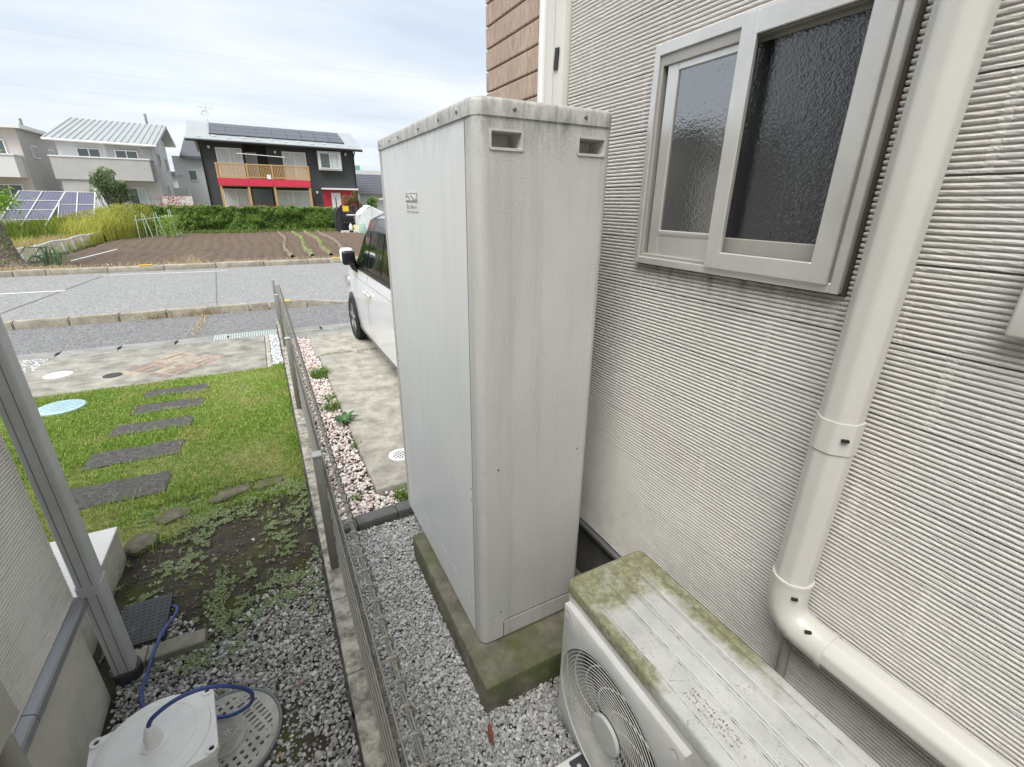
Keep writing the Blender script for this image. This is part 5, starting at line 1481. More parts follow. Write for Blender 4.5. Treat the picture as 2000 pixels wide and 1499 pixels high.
# mirror
mr = box('mirror', 0.800, 0.955, 5.795, 5.885, 1.075, 1.255, M_car, car, bev=0.042, seg=4)
box('mirror_shell', 0.812, 0.962, 5.745, 5.82, 1.062, 1.225, M_carb, mr, bev=0.034, seg=4)
tube('mirror_stalk', [(0.915, 5.80, 1.12), (0.955, 5.83, 1.02), (0.985, 5.86, 0.975)], [0.05, 0.042, 0.02], M_carb, mr, 8)
box('windscreen_wiper', 1.3, 1.9, 6.02, 6.035, 1.085, 1.095, M_carb, car)
for sx in (-1, 1):
    box('headlight', CX + sx * .60 - .13, CX + sx * .60 + .13, 6.50, 6.76, .68, .82, M_chrome, car, bev=0.03)
box('number_plate', 1.52, 1.85, 6.965, 6.985, .42, .58, plain('plate_yellow', (0.75, 0.6, 0.1), .5), car)

# ================================================================== field, hedge and gardens across the road
def fieldh(X, Y):
    row = X + 0.10 * np.sin(Y * 0.5) - (Y - 24) * 0.03 * np.clip((X - 2) / 4, -1, 1)
    return 0.034 * np.abs(np.sin(row * math.pi / 0.36)) ** 1.4 * (0.4 + 1.1 * vnoise(X + 40, Y, 0.9, 36)) + 0.05 * (vnoise(X + 40, Y, 2.5, 31) - .5) + 0.05 * (vnoise(X + 40, Y, 0.6, 33) - .5)
sheet('field', -5.6, 14, 15.95, 31.2, 0.02, M_field, 560, 170, fieldh, smooth=False)
sheet('verge', -60, 60, 15.78, 16.25, 0.05, M_ground, 200, 4, lambda X, Y: 0.03 * (vnoise(X + 70, Y, 3, 35) - .5))
n = 2600
b = blades('verge_dry_grass', np.stack([np.concatenate([rng.uniform(-9, -4.4, n // 2), rng.uniform(-9, 6, n // 2)]), rng.uniform(15.85, 16.35, n), np.full(n, 0.04)], 1), rng.uniform(.03, .16, n), 0.02, MG_dry, lean=1.0)
tag(b, 'dry straw coloured grass on the verge of the field', 'dry grass')
n = 90
b = blades('dead_weed', np.stack([rng.normal(-1.95, .22, n), rng.uniform(15.9, 16.2, n), np.full(n, 0.04)], 1), rng.uniform(.12, .38, n), 0.010, MG_dry, lean=.8, seg=3)
tag(b, 'taller clump of dead weeds on the verge by yellow mark', 'dry grass')
# raised beds with straw and seedlings
M_straw = plain('straw_bed', (0.25, 0.195, 0.145), 1.0, var=0.35, scale=10, bump=1.0, bscale=30)
MG_seed = attr_mat('seedling', [(0, (0.20, 0.38, 0.05)), (1, (0.50, 0.62, 0.20))], 0.5, trans=0.3)
for i, (xb, lab) in enumerate(((0.85, 'straw covered row in the field, leftmost one'), (1.50, 'row with green seedlings, left of the two'), (2.10, 'row with green seedlings, right of the two'), (2.75, 'straw covered row in the field, rightmost one'))):
    ys = np.linspace(16.9, 30.8, 70); V, F = [], []
    t = thing('seedling_row' if i in (1, 2) else 'straw_row', lab, 'crop row', (xb, 17, 0.05), 'raised rows in the field')
    for q, y in enumerate(ys):
        xc = xb + (y - 17) * 0.018 * (1 + i * .3) + 0.10 * math.sin(y * 0.55 + i * .4)
        w = 0.07 + 0.02 * math.sin(y * 3 + i)
        for u, z in ((-1, .03), (-.5, .10), (0, .12), (.5, .10), (1, .03)): V.append((xc + u * w, y, z + random.uniform(-.012, .012) + .02))
    for q in range(69):
        for u in range(4): F.append((q * 5 + u, q * 5 + u + 1, q * 5 + u + 6, q * 5 + u + 5))
    mesh_obj('bed', V, F, M_straw, t)
    if i in (1, 2):
        n = 420; y = rng.uniform(16.9, 30.6, n)
        xc = xb + (y - 17) * 0.018 * (1 + i * .3) + 0.10 * np.sin(y * 0.55 + i * .4)
        leaves('seedlings', np.stack([xc + rng.normal(0, .03, n), y, rng.uniform(.13, .18, n)], 1), rng.uniform(.04, .07, n), MG_seed, t, up=.6, kind='stuff')
tube('white_pole', [(-4.72, 17.2, 0.13), (-4.35, 20.6, 0.14)], 0.018, M_trimw, None, 6)
tag(bpy.data.objects['white_pole'], 'long white garden pole lying on the ploughed soil', 'pole')

# hedge
MG_hedge = attr_mat('hedge_leaf', [(0.0, (0.07, 0.13, 0.025)), (0.4, (0.18, 0.32, 0.055)), (0.72, (0.34, 0.48, 0.12)), (0.88, (0.46, 0.58, 0.22)), (0.93, (0.34, 0.15, 0.08)), (1.0, (0.42, 0.18, 0.12))], 0.5, trans=0.25)
hg = thing('hedge', 'long clipped green hedge with reddish shoots behind the field', 'hedge', (-0.5, 31.9, 0))
n = 62000
hx = rng.uniform(-5.3, 4.25, n); ht = rng.beta(2.2, 1.2, n); 
top = 1.40 + 0.10 * (vnoise(hx + 20, hx * 0, 2.3, 41) - .5) + 0.12 * (vnoise(hx + 20, hx * 0, 7, 42) - .5)
hzv = ht * top
hy = 31.4 + 0.34 * (vnoise(hx + 30, hzv + 3, 2.2, 43) - .5) + 0.18 * (vnoise(hx + 30, hzv + 3, 6, 44) - .5) + np.where(rng.random(n) < 0.8, np.abs(rng.normal(0, .10, n)), rng.uniform(0, 1.0, n)) 
rv = np.clip(rng.beta(2, 2.4, n) * 0.85 + 0.35 * (vnoise(hx + 9, hzv * 1.3, 1.2, 45) - 0.5) + 0.12 * (hzv > top - .12), 0, 1)
leaves('foliage', np.stack([hx, hy, hzv + .02], 1), rng.uniform(.06, .13, n), MG_hedge, hg, up=-.3, rnd=rv, kind='stuff')
n = 1500
hx = rng.uniform(-5.3, 4.25, n); hx = hx[vnoise(hx + 50, hx * 0, 1.1, 47) > .42]; n = len(hx)
leaves('red_shoots', np.stack([hx, rng.uniform(31.4, 32.0, n), 1.36 + rng.gamma(1.6, .055, n)], 1), rng.uniform(.04, .08, n), attr_mat('red_shoot', [(0, (0.22, 0.05, 0.04)), (1, (0.50, 0.18, 0.12))], .6, trans=.2), hg, rnd=rng.random(n), kind='stuff')
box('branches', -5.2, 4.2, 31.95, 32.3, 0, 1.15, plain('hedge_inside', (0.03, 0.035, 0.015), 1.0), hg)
n = 2600
b = blades('hedge_foot_grass', np.stack([rng.uniform(-5.2, 4.6, n), rng.uniform(31.0, 31.45, n), np.zeros(n)], 1), rng.uniform(.1, .32, n), 0.03, attr_mat('tall_grass', [(0, (0.12, 0.20, 0.03)), (1, (0.36, 0.42, 0.14))], .6, trans=.3), lean=.6)
tag(b, 'rough green grass along the foot of the hedge', 'grass')

# tall weeds on the left plot
MG_tall = attr_mat('tall_weed', [(0.0, (0.16, 0.23, 0.035)), (0.5, (0.40, 0.44, 0.07)), (1.0, (0.66, 0.62, 0.16))], 0.6, trans=0.3)
n = 34000
wx = rng.uniform(-14, -4.6, n); wy = rng.uniform(18.5, 31.5, n)
# the plot runs back on the left of the field, taller towards the hedge end
edge = -6.05 + 0.02 * (wy - 18) + np.where(wy > 26, (wy - 26) * 0.35, 0)
k = wx < edge; wx, wy = wx[k], wy[k]; n = len(wx)
hw = 0.22 + 0.12 * vnoise(wx + 30, wy, 1.0, 51) + 0.55 * np.exp(-((wy - 25.6) / .55) ** 2) * (wx < -6.5) + np.clip((wy - 24) / 3, 0, 1) * np.clip(1.15 - 0.16 * np.abs(wx + 5.3), 0.15, 1.2) * (0.7 + .5 * vnoise(wx + 30, wy, .9, 52))
b = blades('tall_weeds', np.stack([wx, wy, np.zeros(n)], 1), hw * rng.uniform(.6, 1.15, n), 0.030, MG_tall, lean=.30, seg=3, rnd=np.clip(.05 + .5 * rng.random(n) + .75 * (vnoise(wx + 5, wy, .7, 53) - .25) - .35 * (wx < -6.9) * (wy > 24.5), 0, 1))
tag(b, 'tall yellow green weeds on the plot below the white house', 'weeds')
n = 16000
wy = rng.uniform(25.5, 31.0, n); wx = rng.uniform(-8.6, -4.6, n)
hw = np.clip((wy - 24.5) / 3, 0, 1) * np.clip(1.45 - 0.22 * np.abs(wx + 5.3), 0.3, 1.5)
k = wx < -6.05 + 0.02 * (wy - 18) + np.where(wy > 26, (wy - 26) * 0.35, 0); wx, wy, hw = wx[k], wy[k], hw[k]; n = len(wx)
b = leaves('weed_tops', np.stack([wx, wy, hw * rng.uniform(.3, 1.1, n)], 1), rng.uniform(.05, .12, n), MG_tall, up=.2, rnd=np.clip(.35 + .6 * rng.random(n), 0, 1), kind='stuff', aspect=.3)
tag(b, 'feathery yellow green tops of the tall weeds near the tree', 'weeds')
n = 4200
wy = rng.uniform(19, 27, n); wx = -6.35 + rng.normal(0, .5, n) - 0.1
k = wx < -6.05; wx, wy = wx[k], wy[k]
b = blades('golden_grass', np.stack([wx, wy, np.zeros(len(wx))], 1), rng.uniform(.25, .55, len(wx)), .03, attr_mat('golden', [(0, (0.36, 0.28, 0.10)), (1, (0.62, 0.52, 0.26))], .7, trans=.3), lean=.35, seg=3)
tag(b, 'golden dry grass band behind the white net', 'dry grass')
# white net on stakes along the plot
def net_mat(name, col, cell, thick):
    m = NM(name)
    m.color(col); m.rough(.7)
    x = m.xyz()
    def line(v): return m.ramp(m.math('ABSOLUTE', m.math('SUBTRACT', m.math('FRACT', m.math('DIVIDE', v, cell)), .5)), [(0.0, 1.0), (thick, 0.0)], 'CONSTANT')
    a = m.math('MAXIMUM', line(x[1]), line(x[2]))
    m.l(a, m.b.inputs['Alpha'])
    return m.m
nf = thing('net_fence', 'low white garden net on stakes at the left edge of field', 'net fence', (-5.95, 22.5, 0))
M_net = net_mat('white_net', (0.78, 0.78, 0.76), 0.05, 0.14)
ys = np.linspace(18.0, 27.6, 40); V, F = [], []
for i, y in enumerate(ys):
    xb = -5.95 - 0.01 * (y - 18)
    for z in (0.03, .2, .40): V.append((xb + .03 * math.sin(y * 5 + z * 8), y, z + .02 * math.sin(y * 2.2)))
for i in range(39):
    for r in range(2): F.append((i * 3 + r, i * 3 + r + 1, i * 3 + r + 4, i * 3 + r + 3))
mesh_obj('net', V, F, M_net, nf)
tube('top_rope', [(-5.95 - 0.01 * (y - 18), y, .415 + .02 * math.sin(y * 2.2)) for y in ys], 0.030, M_trimw, nf, 5)
for y in np.arange(18.1, 27.6, 1.15): tube('stake', [(-5.93 - 0.01 * (y - 18), y, 0), (-5.97 - 0.01 * (y - 18), y + .03, .44)], 0.02, M_trimw, nf, 6)
# trellis poles
tr = thing('trellis', 'pale green garden poles with climbing plants before the hedge', 'trellis', (-4.2, 28.4, 0))
M_pole = plain('pale_green_pole', (0.50, 0.62, 0.58), .5, var=.05)
for x, y, lx, h in ((-4.95, 28.0, .05, 1.05), (-4.75, 28.6, .0, 1.15), (-4.45, 28.1, -.15, 1.1), (-4.35, 28.7, .06, 1.1), (-3.95, 28.2, -.2, 1.2), (-3.80, 28.8, .1, 1.3), (-3.5, 28.3, -.08, 1.3)):
    tube('pole', [(x, y, 0), (x + lx, y, h)], .018, M_pole, tr, 6)
tube('cross_pole', [(-5.0, 28.0, .82), (-3.5, 28.4, 1.02)], .014, M_pole, tr, 6)
n = 1300
leaves('vines', np.stack([rng.normal(-3.75, .25, n), rng.normal(28.4, .2, n), rng.uniform(.1, 1.05, n)], 1), rng.uniform(.05, .09, n), MG_seed, tr, kind='stuff')
# leek plants beside the trunk
lk = thing('leek_clump', 'drooping grey green leeks beside the tree trunk at the verge', 'plant', (-5.1, 17.1, 0))
M_leek = plain('leek_leaf', (0.16, 0.27, 0.12), .5, var=.2)
for k in range(16):
    a = random.uniform(-.6, math.pi + .6); L = random.uniform(.35, .75); x0 = -5.1 + random.uniform(-.2, .2)
    tube('leaf', [(x0, 17.1, 0), (x0 + .1 * math.cos(a), 17.1, L * .75), (x0 + .30 * math.cos(a) * L / .5, 17.1 - .05, L * .8), (x0 + .5 * math.cos(a) * L / .5, 17.1 - .1, L * .35)], [.022, .022, .018, .006], M_leek, lk, 5)
# old tree at the left edge
M_bark = concrete('flaky_bark', (0.30, 0.25, 0.20), (0.085, 0.07, 0.055), 14, 1.2)
MG_spr = attr_mat('fresh_leaf', [(0, (0.10, 0.22, 0.02)), (1, (0.36, 0.55, 0.08))], .5, trans=.35)
tt = thing('old_tree', 'flaking leaning tree trunk at the left edge with fresh green sprouts', 'tree', (-5.75, 16.6, 0))
pth = smooth_path([(-5.60, 16.55, -.05), (-5.72, 16.6, .35), (-5.80, 16.6, .85), (-5.86, 16.65, 1.45), (-6.05, 16.7, 2.2), (-6.5, 16.75, 3.0)], 8)
V, Fc = tube_geo(pth, np.interp(np.linspace(0, 1, len(pth)), [0, .12, .5, 1], [.34, .22, .19, .13]), 22)
V = [tuple(np.array(v) + rng.normal(0, .010, 3)) for v in V]
mesh_obj('trunk', V, Fc, M_bark, tt, False)
tube('limb', [(-5.80, 16.55, 1.35), (-5.65, 16.4, 1.6), (-5.5, 16.3, 1.72)], [.05, .03, .015], M_bark, tt, 8)
n = 700
c_ = rng.normal(0, 1, (n, 3)) * np.array([.22, .2, .13]) + np.array([-5.48, 16.3, 1.66])
leaves('crown', c_, rng.uniform(.05, .10, n), MG_spr, tt, up=.4, kind='stuff')
n = 2400
c_ = rng.normal(0, 1, (n, 3)) * np.array([.7, .6, .5]) + np.array([-7.4, 16.8, 3.3])
leaves('crown', c_, rng.uniform(.06, .11, n), MG_spr, tt, up=.4, kind='stuff')
n = 160
c_ = np.stack([rng.normal(-5.72, .14, n), rng.normal(16.4, .05, n), rng.uniform(.1, 1.0, n)], 1)
leaves('sprout', c_, rng.uniform(.04, .08, n), MG_spr, tt, up=.4, kind='stuff')
# garden tree before the white house
def tree(name, label, base, h, crown_c, crown_r, nleaf, size, stops, trunk=0.09, lobes=9, group='garden trees across the field'):
    t = thing(name, label, 'tree', base, group)
    mt = attr_mat(name + '_leaf', stops, .55, trans=.25)
    bx, by, bz = base
    tp_ = [(bx, by, bz), (bx + .05, by, bz + h * .3), (crown_c[0], crown_c[1], crown_c[2])]
    tube('trunk', tp_, [trunk, trunk * .8, trunk * .3], M_bark, t, 8)
    P_ = []
    rv = []
    for k in range(lobes):
        d = rng.normal(size=3); d /= np.linalg.norm(d); d[2] = d[2] * .9 + .1
        c0 = np.array(crown_c) + d * np.array(crown_r) * rng.uniform(.25, .85)
        tube('limb', [tp_[1], tuple((np.array(tp_[1]) + c0) / 2 + rng.normal(0, .08, 3)), tuple(c0)], [trunk * .5, trunk * .3, trunk * .12], M_bark, t, 6)
        m_ = nleaf // lobes
        q = rng.normal(size=(m_, 3)); q /= np.linalg.norm(q, axis=1)[:, None]; q *= rng.uniform(.3, 1.0, (m_, 1)) ** .6
        P_.append(c0 + q * np.array(crown_r) * rng.uniform(.22, .42)); rv.append(np.clip(rng.random(m_) * .7 + rng.uniform(-.05, .35), 0, 1))
    leaves('crown', np.concatenate(P_), rng.uniform(.7, 1.3, sum(map(len, P_))) * size, mt, t, up=.2, rnd=np.concatenate(rv), kind='stuff')
    return t
tree('olive_tree', 'loose grey green garden tree in front of the white house balcony', (-5.95, 30, 0), 2.2, (-5.9, 30, 2.15), (.85, .7, .95), 6500, .085, [(0, (.06, .11, .045)), (.5, (.16, .24, .10)), (1, (.34, .40, .20))], lobes=26)
tree('bronze_shrub', 'bronze leaved shrub beside the red front door', (5.65, 33.5, 0), 1.6, (5.75, 33.5, 1.75), (.75, .5, .75), 2600, .08, [(0, (.10, .09, .03)), (.5, (.24, .21, .08)), (1, (.38, .30, .14))], .05, 10)
tree('green_shrub', 'bright green leafy shrub right of the bronze one', (7.1, 34, 0), 1.5, (7.15, 34, 1.6), (.6, .5, .6), 1800, .11, [(0, (.07, .17, .03)), (1, (.30, .46, .14))], .05, 8)
n = 900
b = leaves('red_shrub', np.stack([rng.normal(-3.9, .35, n), rng.uniform(32.3, 33, n), rng.uniform(1.0, 1.95, n)], 1), rng.uniform(.05, .10, n), MATS['red_shoot'], None, kind='stuff')
tag(b, 'thin reddish shrub between the white house and dark house', 'shrub')

# black tunnel, shelf, tent and garden bits by the hedge end
M_blkpl = plain('black_plastic', (0.055, 0.06, 0.065), .35, var=.3, scale=4, bump=.6, bscale=9)
tn = thing('black_tunnel', 'rounded black plastic tunnel shed at the end of hedge', 'shed', (4.9, 31.3, 0))
prof = [(4.22, 0.0), (4.20, .8), (4.28, 1.15), (4.45, 1.38), (4.70, 1.46), (5.35, 1.46)]
V, F = [], []
for y in np.linspace(30.6, 32.2, 7):
    for x, z in prof: V.append((x + random.uniform(-.02, .02), y, z + random.uniform(-.015, .015)))
for i in range(6):
    for j in range(5): F.append((i * 6 + j, i * 6 + j + 1, i * 6 + j + 7, i * 6 + j + 6))
mesh_obj('cover', V, F, M_blkpl, tn, True)
mesh_obj('end_sheet', [(x, 30.64, z) for x, z in prof] + [(5.4, 30.64, 0)], [tuple(range(7))], plain('dark_sheet', (0.035, .037, .04), .5), tn)
sh = thing('metal_shelf', 'open black metal shelf standing in front of black tunnel', 'shelf', (4.9, 30.4, 0))
for x in (4.55, 5.30):
    for y in (30.2, 30.5): box('upright', x - .025, x + .025, y - .025, y + .025, 0, 1.55, M_carb, sh)
for z in (.08, .55, .92): box('shelf_board', 4.53, 5.32, 30.18, 30.52, z, z + .04, M_iron, sh)
tag(box('yellow_sign', 4.60, 4.94, 30.155, 30.17, 1.20, 1.50, M_yellow), 'yellow sheet hanging on the black metal shelf', 'sign')
tag(box('white_tray', 4.82, 5.28, 30.2, 30.48, .965, 1.03, M_trimw, bev=.01), 'white tray on the upper shelf', 'tray')
jb = lathe('white_jug', [(.09, .125), (.11, .15), (.11, .36), (.07, .46), (.03, .49), (.03, .55), (0, .55)], (4.95, 30.12, 0), M_trimw, None, 14); tag(jb, 'white plastic jug hanging on the lower shelf', 'jug')
tag(box('yellow_can', 5.10, 5.33, 30.02, 30.15, .06, .45, plain('pale_yellow', (.66, .60, .22), .5), bev=.02), 'pale yellow canister standing beside the white jug', 'canister')
for i, x in enumerate((4.35, 5.05)):
    pt = thing('white_pallet', ('white slatted crate at the left foot of the shelf', 'white slatted crate at the right foot of the shelf')[i], 'crate', (x, 30, 0))
    for k in range(6): box('slat', x - .0 + k * .08, x + .05 + k * .08, 29.9, 29.93, 0, .12, M_trimw, pt)
    for z in (.0, .10): box('rail', x - .02, x + .47, 29.93, 29.96, z, z + .04, M_trimw, pt)
tent = thing('white_tent', 'white plastic sheet greenhouse tent behind the car', 'tent', (6.0, 29.5, 0))
M_sheet = plain('white_sheet', (.72, .75, .75), .4, var=.08, scale=3, bump=.8, bscale=7)
V = []
for y in (29.0, 30.6): V += [(5.25, y, 0), (5.28, y, 1.02), (5.95, y, 1.55), (6.7, y, 1.2), (6.75, y, 0)]
bm = bmesh.new(); vs = [bm.verts.new(v) for v in V]
for f in ((0, 1, 2, 3, 4), (9, 8, 7, 6, 5), (0, 5, 6, 1), (1, 6, 7, 2), (2, 7, 8, 3), (3, 8, 9, 4)): bm.faces.new([vs[i] for i in f])
bmesh.ops.subdivide_edges(bm, edges=bm.edges, cuts=4, use_grid_fill=True)
for v in bm.verts: v.co += Vector((random.uniform(-.025, .025), random.uniform(-.03, .03), random.uniform(-.02, .02)))
bm_obj('sheet', bm, M_sheet, tent)
for x, z in ((5.27, 1.03), (5.95, 1.56), (6.71, 1.21)): tube('tent_pole', [(x, 28.97, 0), (x, 28.97, z)], .015, M_trimw, tent, 6)
tag(box('mint_bin', 5.20, 5.50, 28.6, 28.9, 0, .62, plain('mint_plastic', (.45, .62, .54), .5), bev=.03), 'mint green bin standing in front of the white tent', 'bin')

# ================================================================== solar panels
M_cell = None
def solar_mat():
    m = NM('solar_cells')
    m.color(m.ramp(m.noise(3, 3), [(.3, (.05, .055, .115)), (.7, (.075, .08, .15))])); m.rough(.55)
    return m.m
M_cell = solar_mat()
M_alw = plain('white_aluminium', (.72, .72, .72), .4, var=.05)
def solar(name, label, x0, x1, y, zt, zb, lean, cols, rows):
    t = thing(name, label, 'solar panel', ((x0 + x1) / 2, y, 0), 'solar panels on the weedy plot')
    def at(u, v, off=0): # u along, v up
        return (x0 + (x1 - x0) * u - lean * (1 - v) * .35, y - (1 - v) * .9 - off, zb + (zt - zb) * v + off * .5)
    for c in range(cols):
        for r in range(rows):
            u0, u1, v0, v1 = c / cols, (c + 1) / cols, r / rows, (r + 1) / rows
            g = .012
            mesh_obj('solar_module', [at(u0 + g, v0 + g), at(u1 - g, v0 + g), at(u1 - g, v1 - g), at(u0 + g, v1 - g)] + [at(u0 + g, v0 + g, -.04), at(u1 - g, v0 + g, -.04), at(u1 - g, v1 - g, -.04), at(u0 + g, v1 - g, -.04)],
                     [(0, 1, 2, 3), (7, 6, 5, 4), (0, 4, 5, 1), (1, 5, 6, 2), (2, 6, 7, 3), (3, 7, 4, 0)], M_cell, t)
            for k in range(1, 6):
                u = u0 + (u1 - u0) * k / 6; w = .0025
                mesh_obj('busbar', [at(u - w, v0 + g, .004), at(u + w, v0 + g, .004), at(u + w, v1 - g, .004), at(u - w, v1 - g, .004)], [(0, 1, 2, 3)], plain('busbar_grey', (.26, .27, .31), .5), t)
    for c in range(cols + 1): tube('post', [at(c / cols, -.25, .01), at(c / cols, 1.0, .01)], .026, M_alw, t, 6)
    for r in range(rows + 1): tube('rail', [at(0, r / rows, .012), at(1, r / rows, .012)], .013, M_alw, t, 6)
    return t
solar('solar_array', 'nearer blue solar panel array with white frame by the trunk', -8.35, -6.92, 27.3, 1.99, .92, 1.6, 2, 3)
solar('solar_array', 'farther small solar panel array before the white house wall', -7.66, -6.42, 29.5, 2.0, .95, .3, 2, 2)
solar('solar_array', 'solar panel array mostly hidden behind the leaning trunk', -10.6, -9.0, 26.5, 1.65, .8, 1.2, 2, 2)

# ================================================================== houses across the field
M_char = plain('charcoal_render', (.062, .066, .068), .85, var=.12, scale=.8, bump=.3, bscale=20)
M_whiter = plain('white_render', (.66, .66, .645), .85, var=.05, scale=.7)
M_greyr = plain('grey_tile_render', (.47, .46, .45), .85, var=.08, scale=1.2)
M_pinkr = plain('pinkish_render', (.56, .51, .48), .85, var=.07, scale=1)
M_metroof = plain('pale_metal_roof', (.40, .425, .425), .4, metal=.2, var=.08, scale=1)
M_wood = plain('warm_timber', (.52, .31, .13), .6, var=.15, scale=8)
M_red = plain('red_panel', (.62, .035, .075), .5, var=.05)
M_slate = plain('slate_roof', (.10, .105, .12), .6, var=.2, scale=6)
M_pane = NM('far_pane'); M_pane.color((.10, .13, .125)); M_pane.rough(.08); M_pane = M_pane.m
M_curt = NM('curtain'); 
_c = M_curt.noise(14, 2, .5, stretch=(3, 3, .05)); M_curt.color(M_curt.ramp(_c, [(.35, (.42, .45, .43)), (.65, (.68, .70, .68))])); M_curt.rough(.9); M_curt = M_curt.m
def window(parent, x0, x1, z0, z1, y, panes=2, cur=None, fr=M_trimw, d=.09, name='window'):
    """frame proud of the wall facing -y with panes and, behind the glass line, curtains"""
    bm = bmesh.new(); w = .055
    bbox(bm, x0, x1, y - d, y - .002, z0, z0 + w); bbox(bm, x0, x1, y - d, y - .002, z1 - w, z1)
    for k in range(panes + 1):
        xx = x0 + (x1 - x0 - w) * k / panes; bbox(bm, xx, xx + w, y - d + .004, y - .002, z0 + w, z1 - w)
    o = bm_obj(name, bm, fr, parent)
    for k in range(panes):
        a = x0 + w + (x1 - x0 - w) * k / panes; b = x0 + (x1 - x0 - w) * (k + 1) / panes
        box('pane', a, b, y - .05, y - .04, z0 + w, z1 - w, (M_curt if (cur and cur[k]) else M_pane), o)
    return o
YD = 37.0
dh = thing('dark_house', 'charcoal two storey house with timber balcony and red band', 'house', (2.2, YD, 0))
box('wall', -2.40, 6.80, YD + 1.1, YD + 6.5, 0, 5.2, M_char, dh)
for a, b in ((-2.40, -.02), (1.30, 6.80)): box('wall_front', a, b, YD, YD + 1.102, 0 , 5.15, M_char, dh)
box('wall_lower', -.02, 1.30, YD, YD + 1.1, 0, 2.6, M_char, dh)
# roof: pitch rising away from us
V = [(-2.97, YD - .75, 5.18), (7.27, YD - .75, 5.10), (7.27, YD + 3.2, 6.48), (-2.97, YD + 3.2, 6.55), (7.27, YD + 7.0, 5.10), (-2.97, YD + 7.0, 5.18)]
V += [(x, y, z - .16) for x, y, z in V]
rf = mesh_obj('roof', V, [(0, 1, 2, 3), (3, 2, 4, 5), (6, 9, 8, 7), (9, 11, 10, 8), (0, 6, 7, 1), (1, 7, 8, 2), (2, 8, 10, 4), (4, 10, 11, 5), (5, 11, 9, 3), (3, 9, 6, 0)], M_metroof, dh)
tube('gutter', [(-2.97, YD - .80, 5.08), (7.27, YD - .80, 5.0)], .07, M_carb, rf, 8)
M_pv = plain('dark_pv', (.045, .047, .062), .22, var=.06)
def roofpt(x, t, off=0): return (x, YD - .75 + t * 3.95 - off * .33, 5.18 - (x + 2.97) * .0078 + t * 1.375 + off)
for c in range(9):
    for r in range(3):
        x0 = -1.75 + c * .895; t0 = .26 + r * .215
        g = .015
        mesh_obj('solar_module', [roofpt(x0 + g, t0, .07), roofpt(x0 + .88, t0, .07), roofpt(x0 + .88, t0 + .205, .07), roofpt(x0 + g, t0 + .205, .07), roofpt(x0 + g, t0, .01), roofpt(x0 + .88, t0, .01), roofpt(x0 + .88, t0 + .205, .01), roofpt(x0 + g, t0 + .205, .01)],
                 [(0, 1, 2, 3), (0, 4, 5, 1), (1, 5, 6, 2), (2, 6, 7, 3), (3, 7, 4, 0)], M_pv, rf)
for c in range(12):
    x0 = -2.4 + c * .8; p = roofpt(x0, .10 + .05 * (c % 2), .05)
    box('snow_guard', p[0], p[0] + .22, p[1] - .03, p[1] + .03, p[2] - .03, p[2] + .05, M_alw, rf)
window(dh, -1.56, -.12, 2.95, 4.80, YD, 2, (1, 1)); window(dh, .04, .72, 2.75, 4.68, YD + 1.1, 1, (1,)); window(dh, 2.20, 3.64, 2.95, 4.76, YD, 2, (1, 1))
bay = box('bay_window', 4.36, 5.86, YD - .42, YD, 3.72, 4.90, M_trimw, dh, bev=.02)
window(bay, 4.46, 5.76, 3.82, 4.80, YD - .42, 2, (0, 1), d=.05, name='bay_sash')
window(dh, -1.58, -.15, .5, 2.42, YD, 2, (1, 1)); window(dh, .02, 1.30, .4, 2.50, YD, 1, (0,), fr=M_carb); window(dh, 1.42, 3.58, .5, 2.40, YD, 2, (1, 1))
YB = YD - 1.2
bc = box('balcony', -1.70, 3.60, YB, YD - .002, 2.57, 2.63, M_wood, dh)
for a, b in ((-1.70, -.03), (-.025, 1.40), (1.405, 3.60)): box('fascia_panel', a + .006, b - .006, YB - .05, YB - .002, 2.60, 3.02, M_red, bc)
for z in (3.06, 3.80): box('rail', -1.70, 3.60, YB - .04, YB + .03, z, z + .07, M_wood, bc)
for x in (-1.68, -.06, 1.36, 3.52): box('post', x, x + .10, YB - .06, YB + .05, 3.0, 3.88, M_wood, bc); 
for x in (-1.66, -.14, 1.34, 3.46): box('veranda_post', x, x + .13, YB, YB + .13, 0, 2.57, M_wood, bc)
for k in range(58):
    x = -1.55 + k * .088
    if min(abs(x - q) for q in (-.06, 1.36)) > .06: box('baluster', x, x + .042, YB - .02, YB + .015, 3.13, 3.80, M_wood, bc)
for x in (-1.65, 3.52): box('side_rail', x, x + .06, YB, YD - .01, 3.80, 3.87, M_wood, bc)
tube('laundry_pole', [(-.4, YB + .25, 4.45), (2.3, YB + .25, 4.35)], .022, M_trimw, dh, 6)
box('notice', 1.06, 1.30, YB - .075, YB - .062, 3.02, 3.28, M_trimw, bc)
for x, z in ((-1.95, 4.72), (1.75, 4.62), (6.18, 4.72), (4.02, 2.22)): box('wall_lamp', x, x + .12, YD - .1, YD - .002, z, z + .16, M_trimw, dh, bev=.02)
pch = box('porch_recess', 4.42, 6.72, YD - .012, YD - .003, 0, 2.50, plain('porch_red', (.50, .03, .05), .5, var=.05), dh)
box('front_door', 4.98, 5.60, YD - .06, YD - .013, 0, 2.30, M_trimw, dh)
box('door_glass', 5.22, 5.28, YD - .07, YD - .061, .6, 2.0, M_carb, dh)
box('porch_canopy', 4.36, 6.80, YD - .5, YD - .004, 2.50, 2.60, M_trimw, dh)
tube('downpipe', [(-2.36, YD - .72, 5.0), (-2.36, YD - .08, 4.7), (-2.36, YD - .08, 0)], .04, M_carb, dh, 6)
tube('downpipe', [(6.76, YD - .72, 4.95), (6.76, YD - .08, 4.6), (6.76, YD - .08, 0)], .04, M_carb, dh, 6)
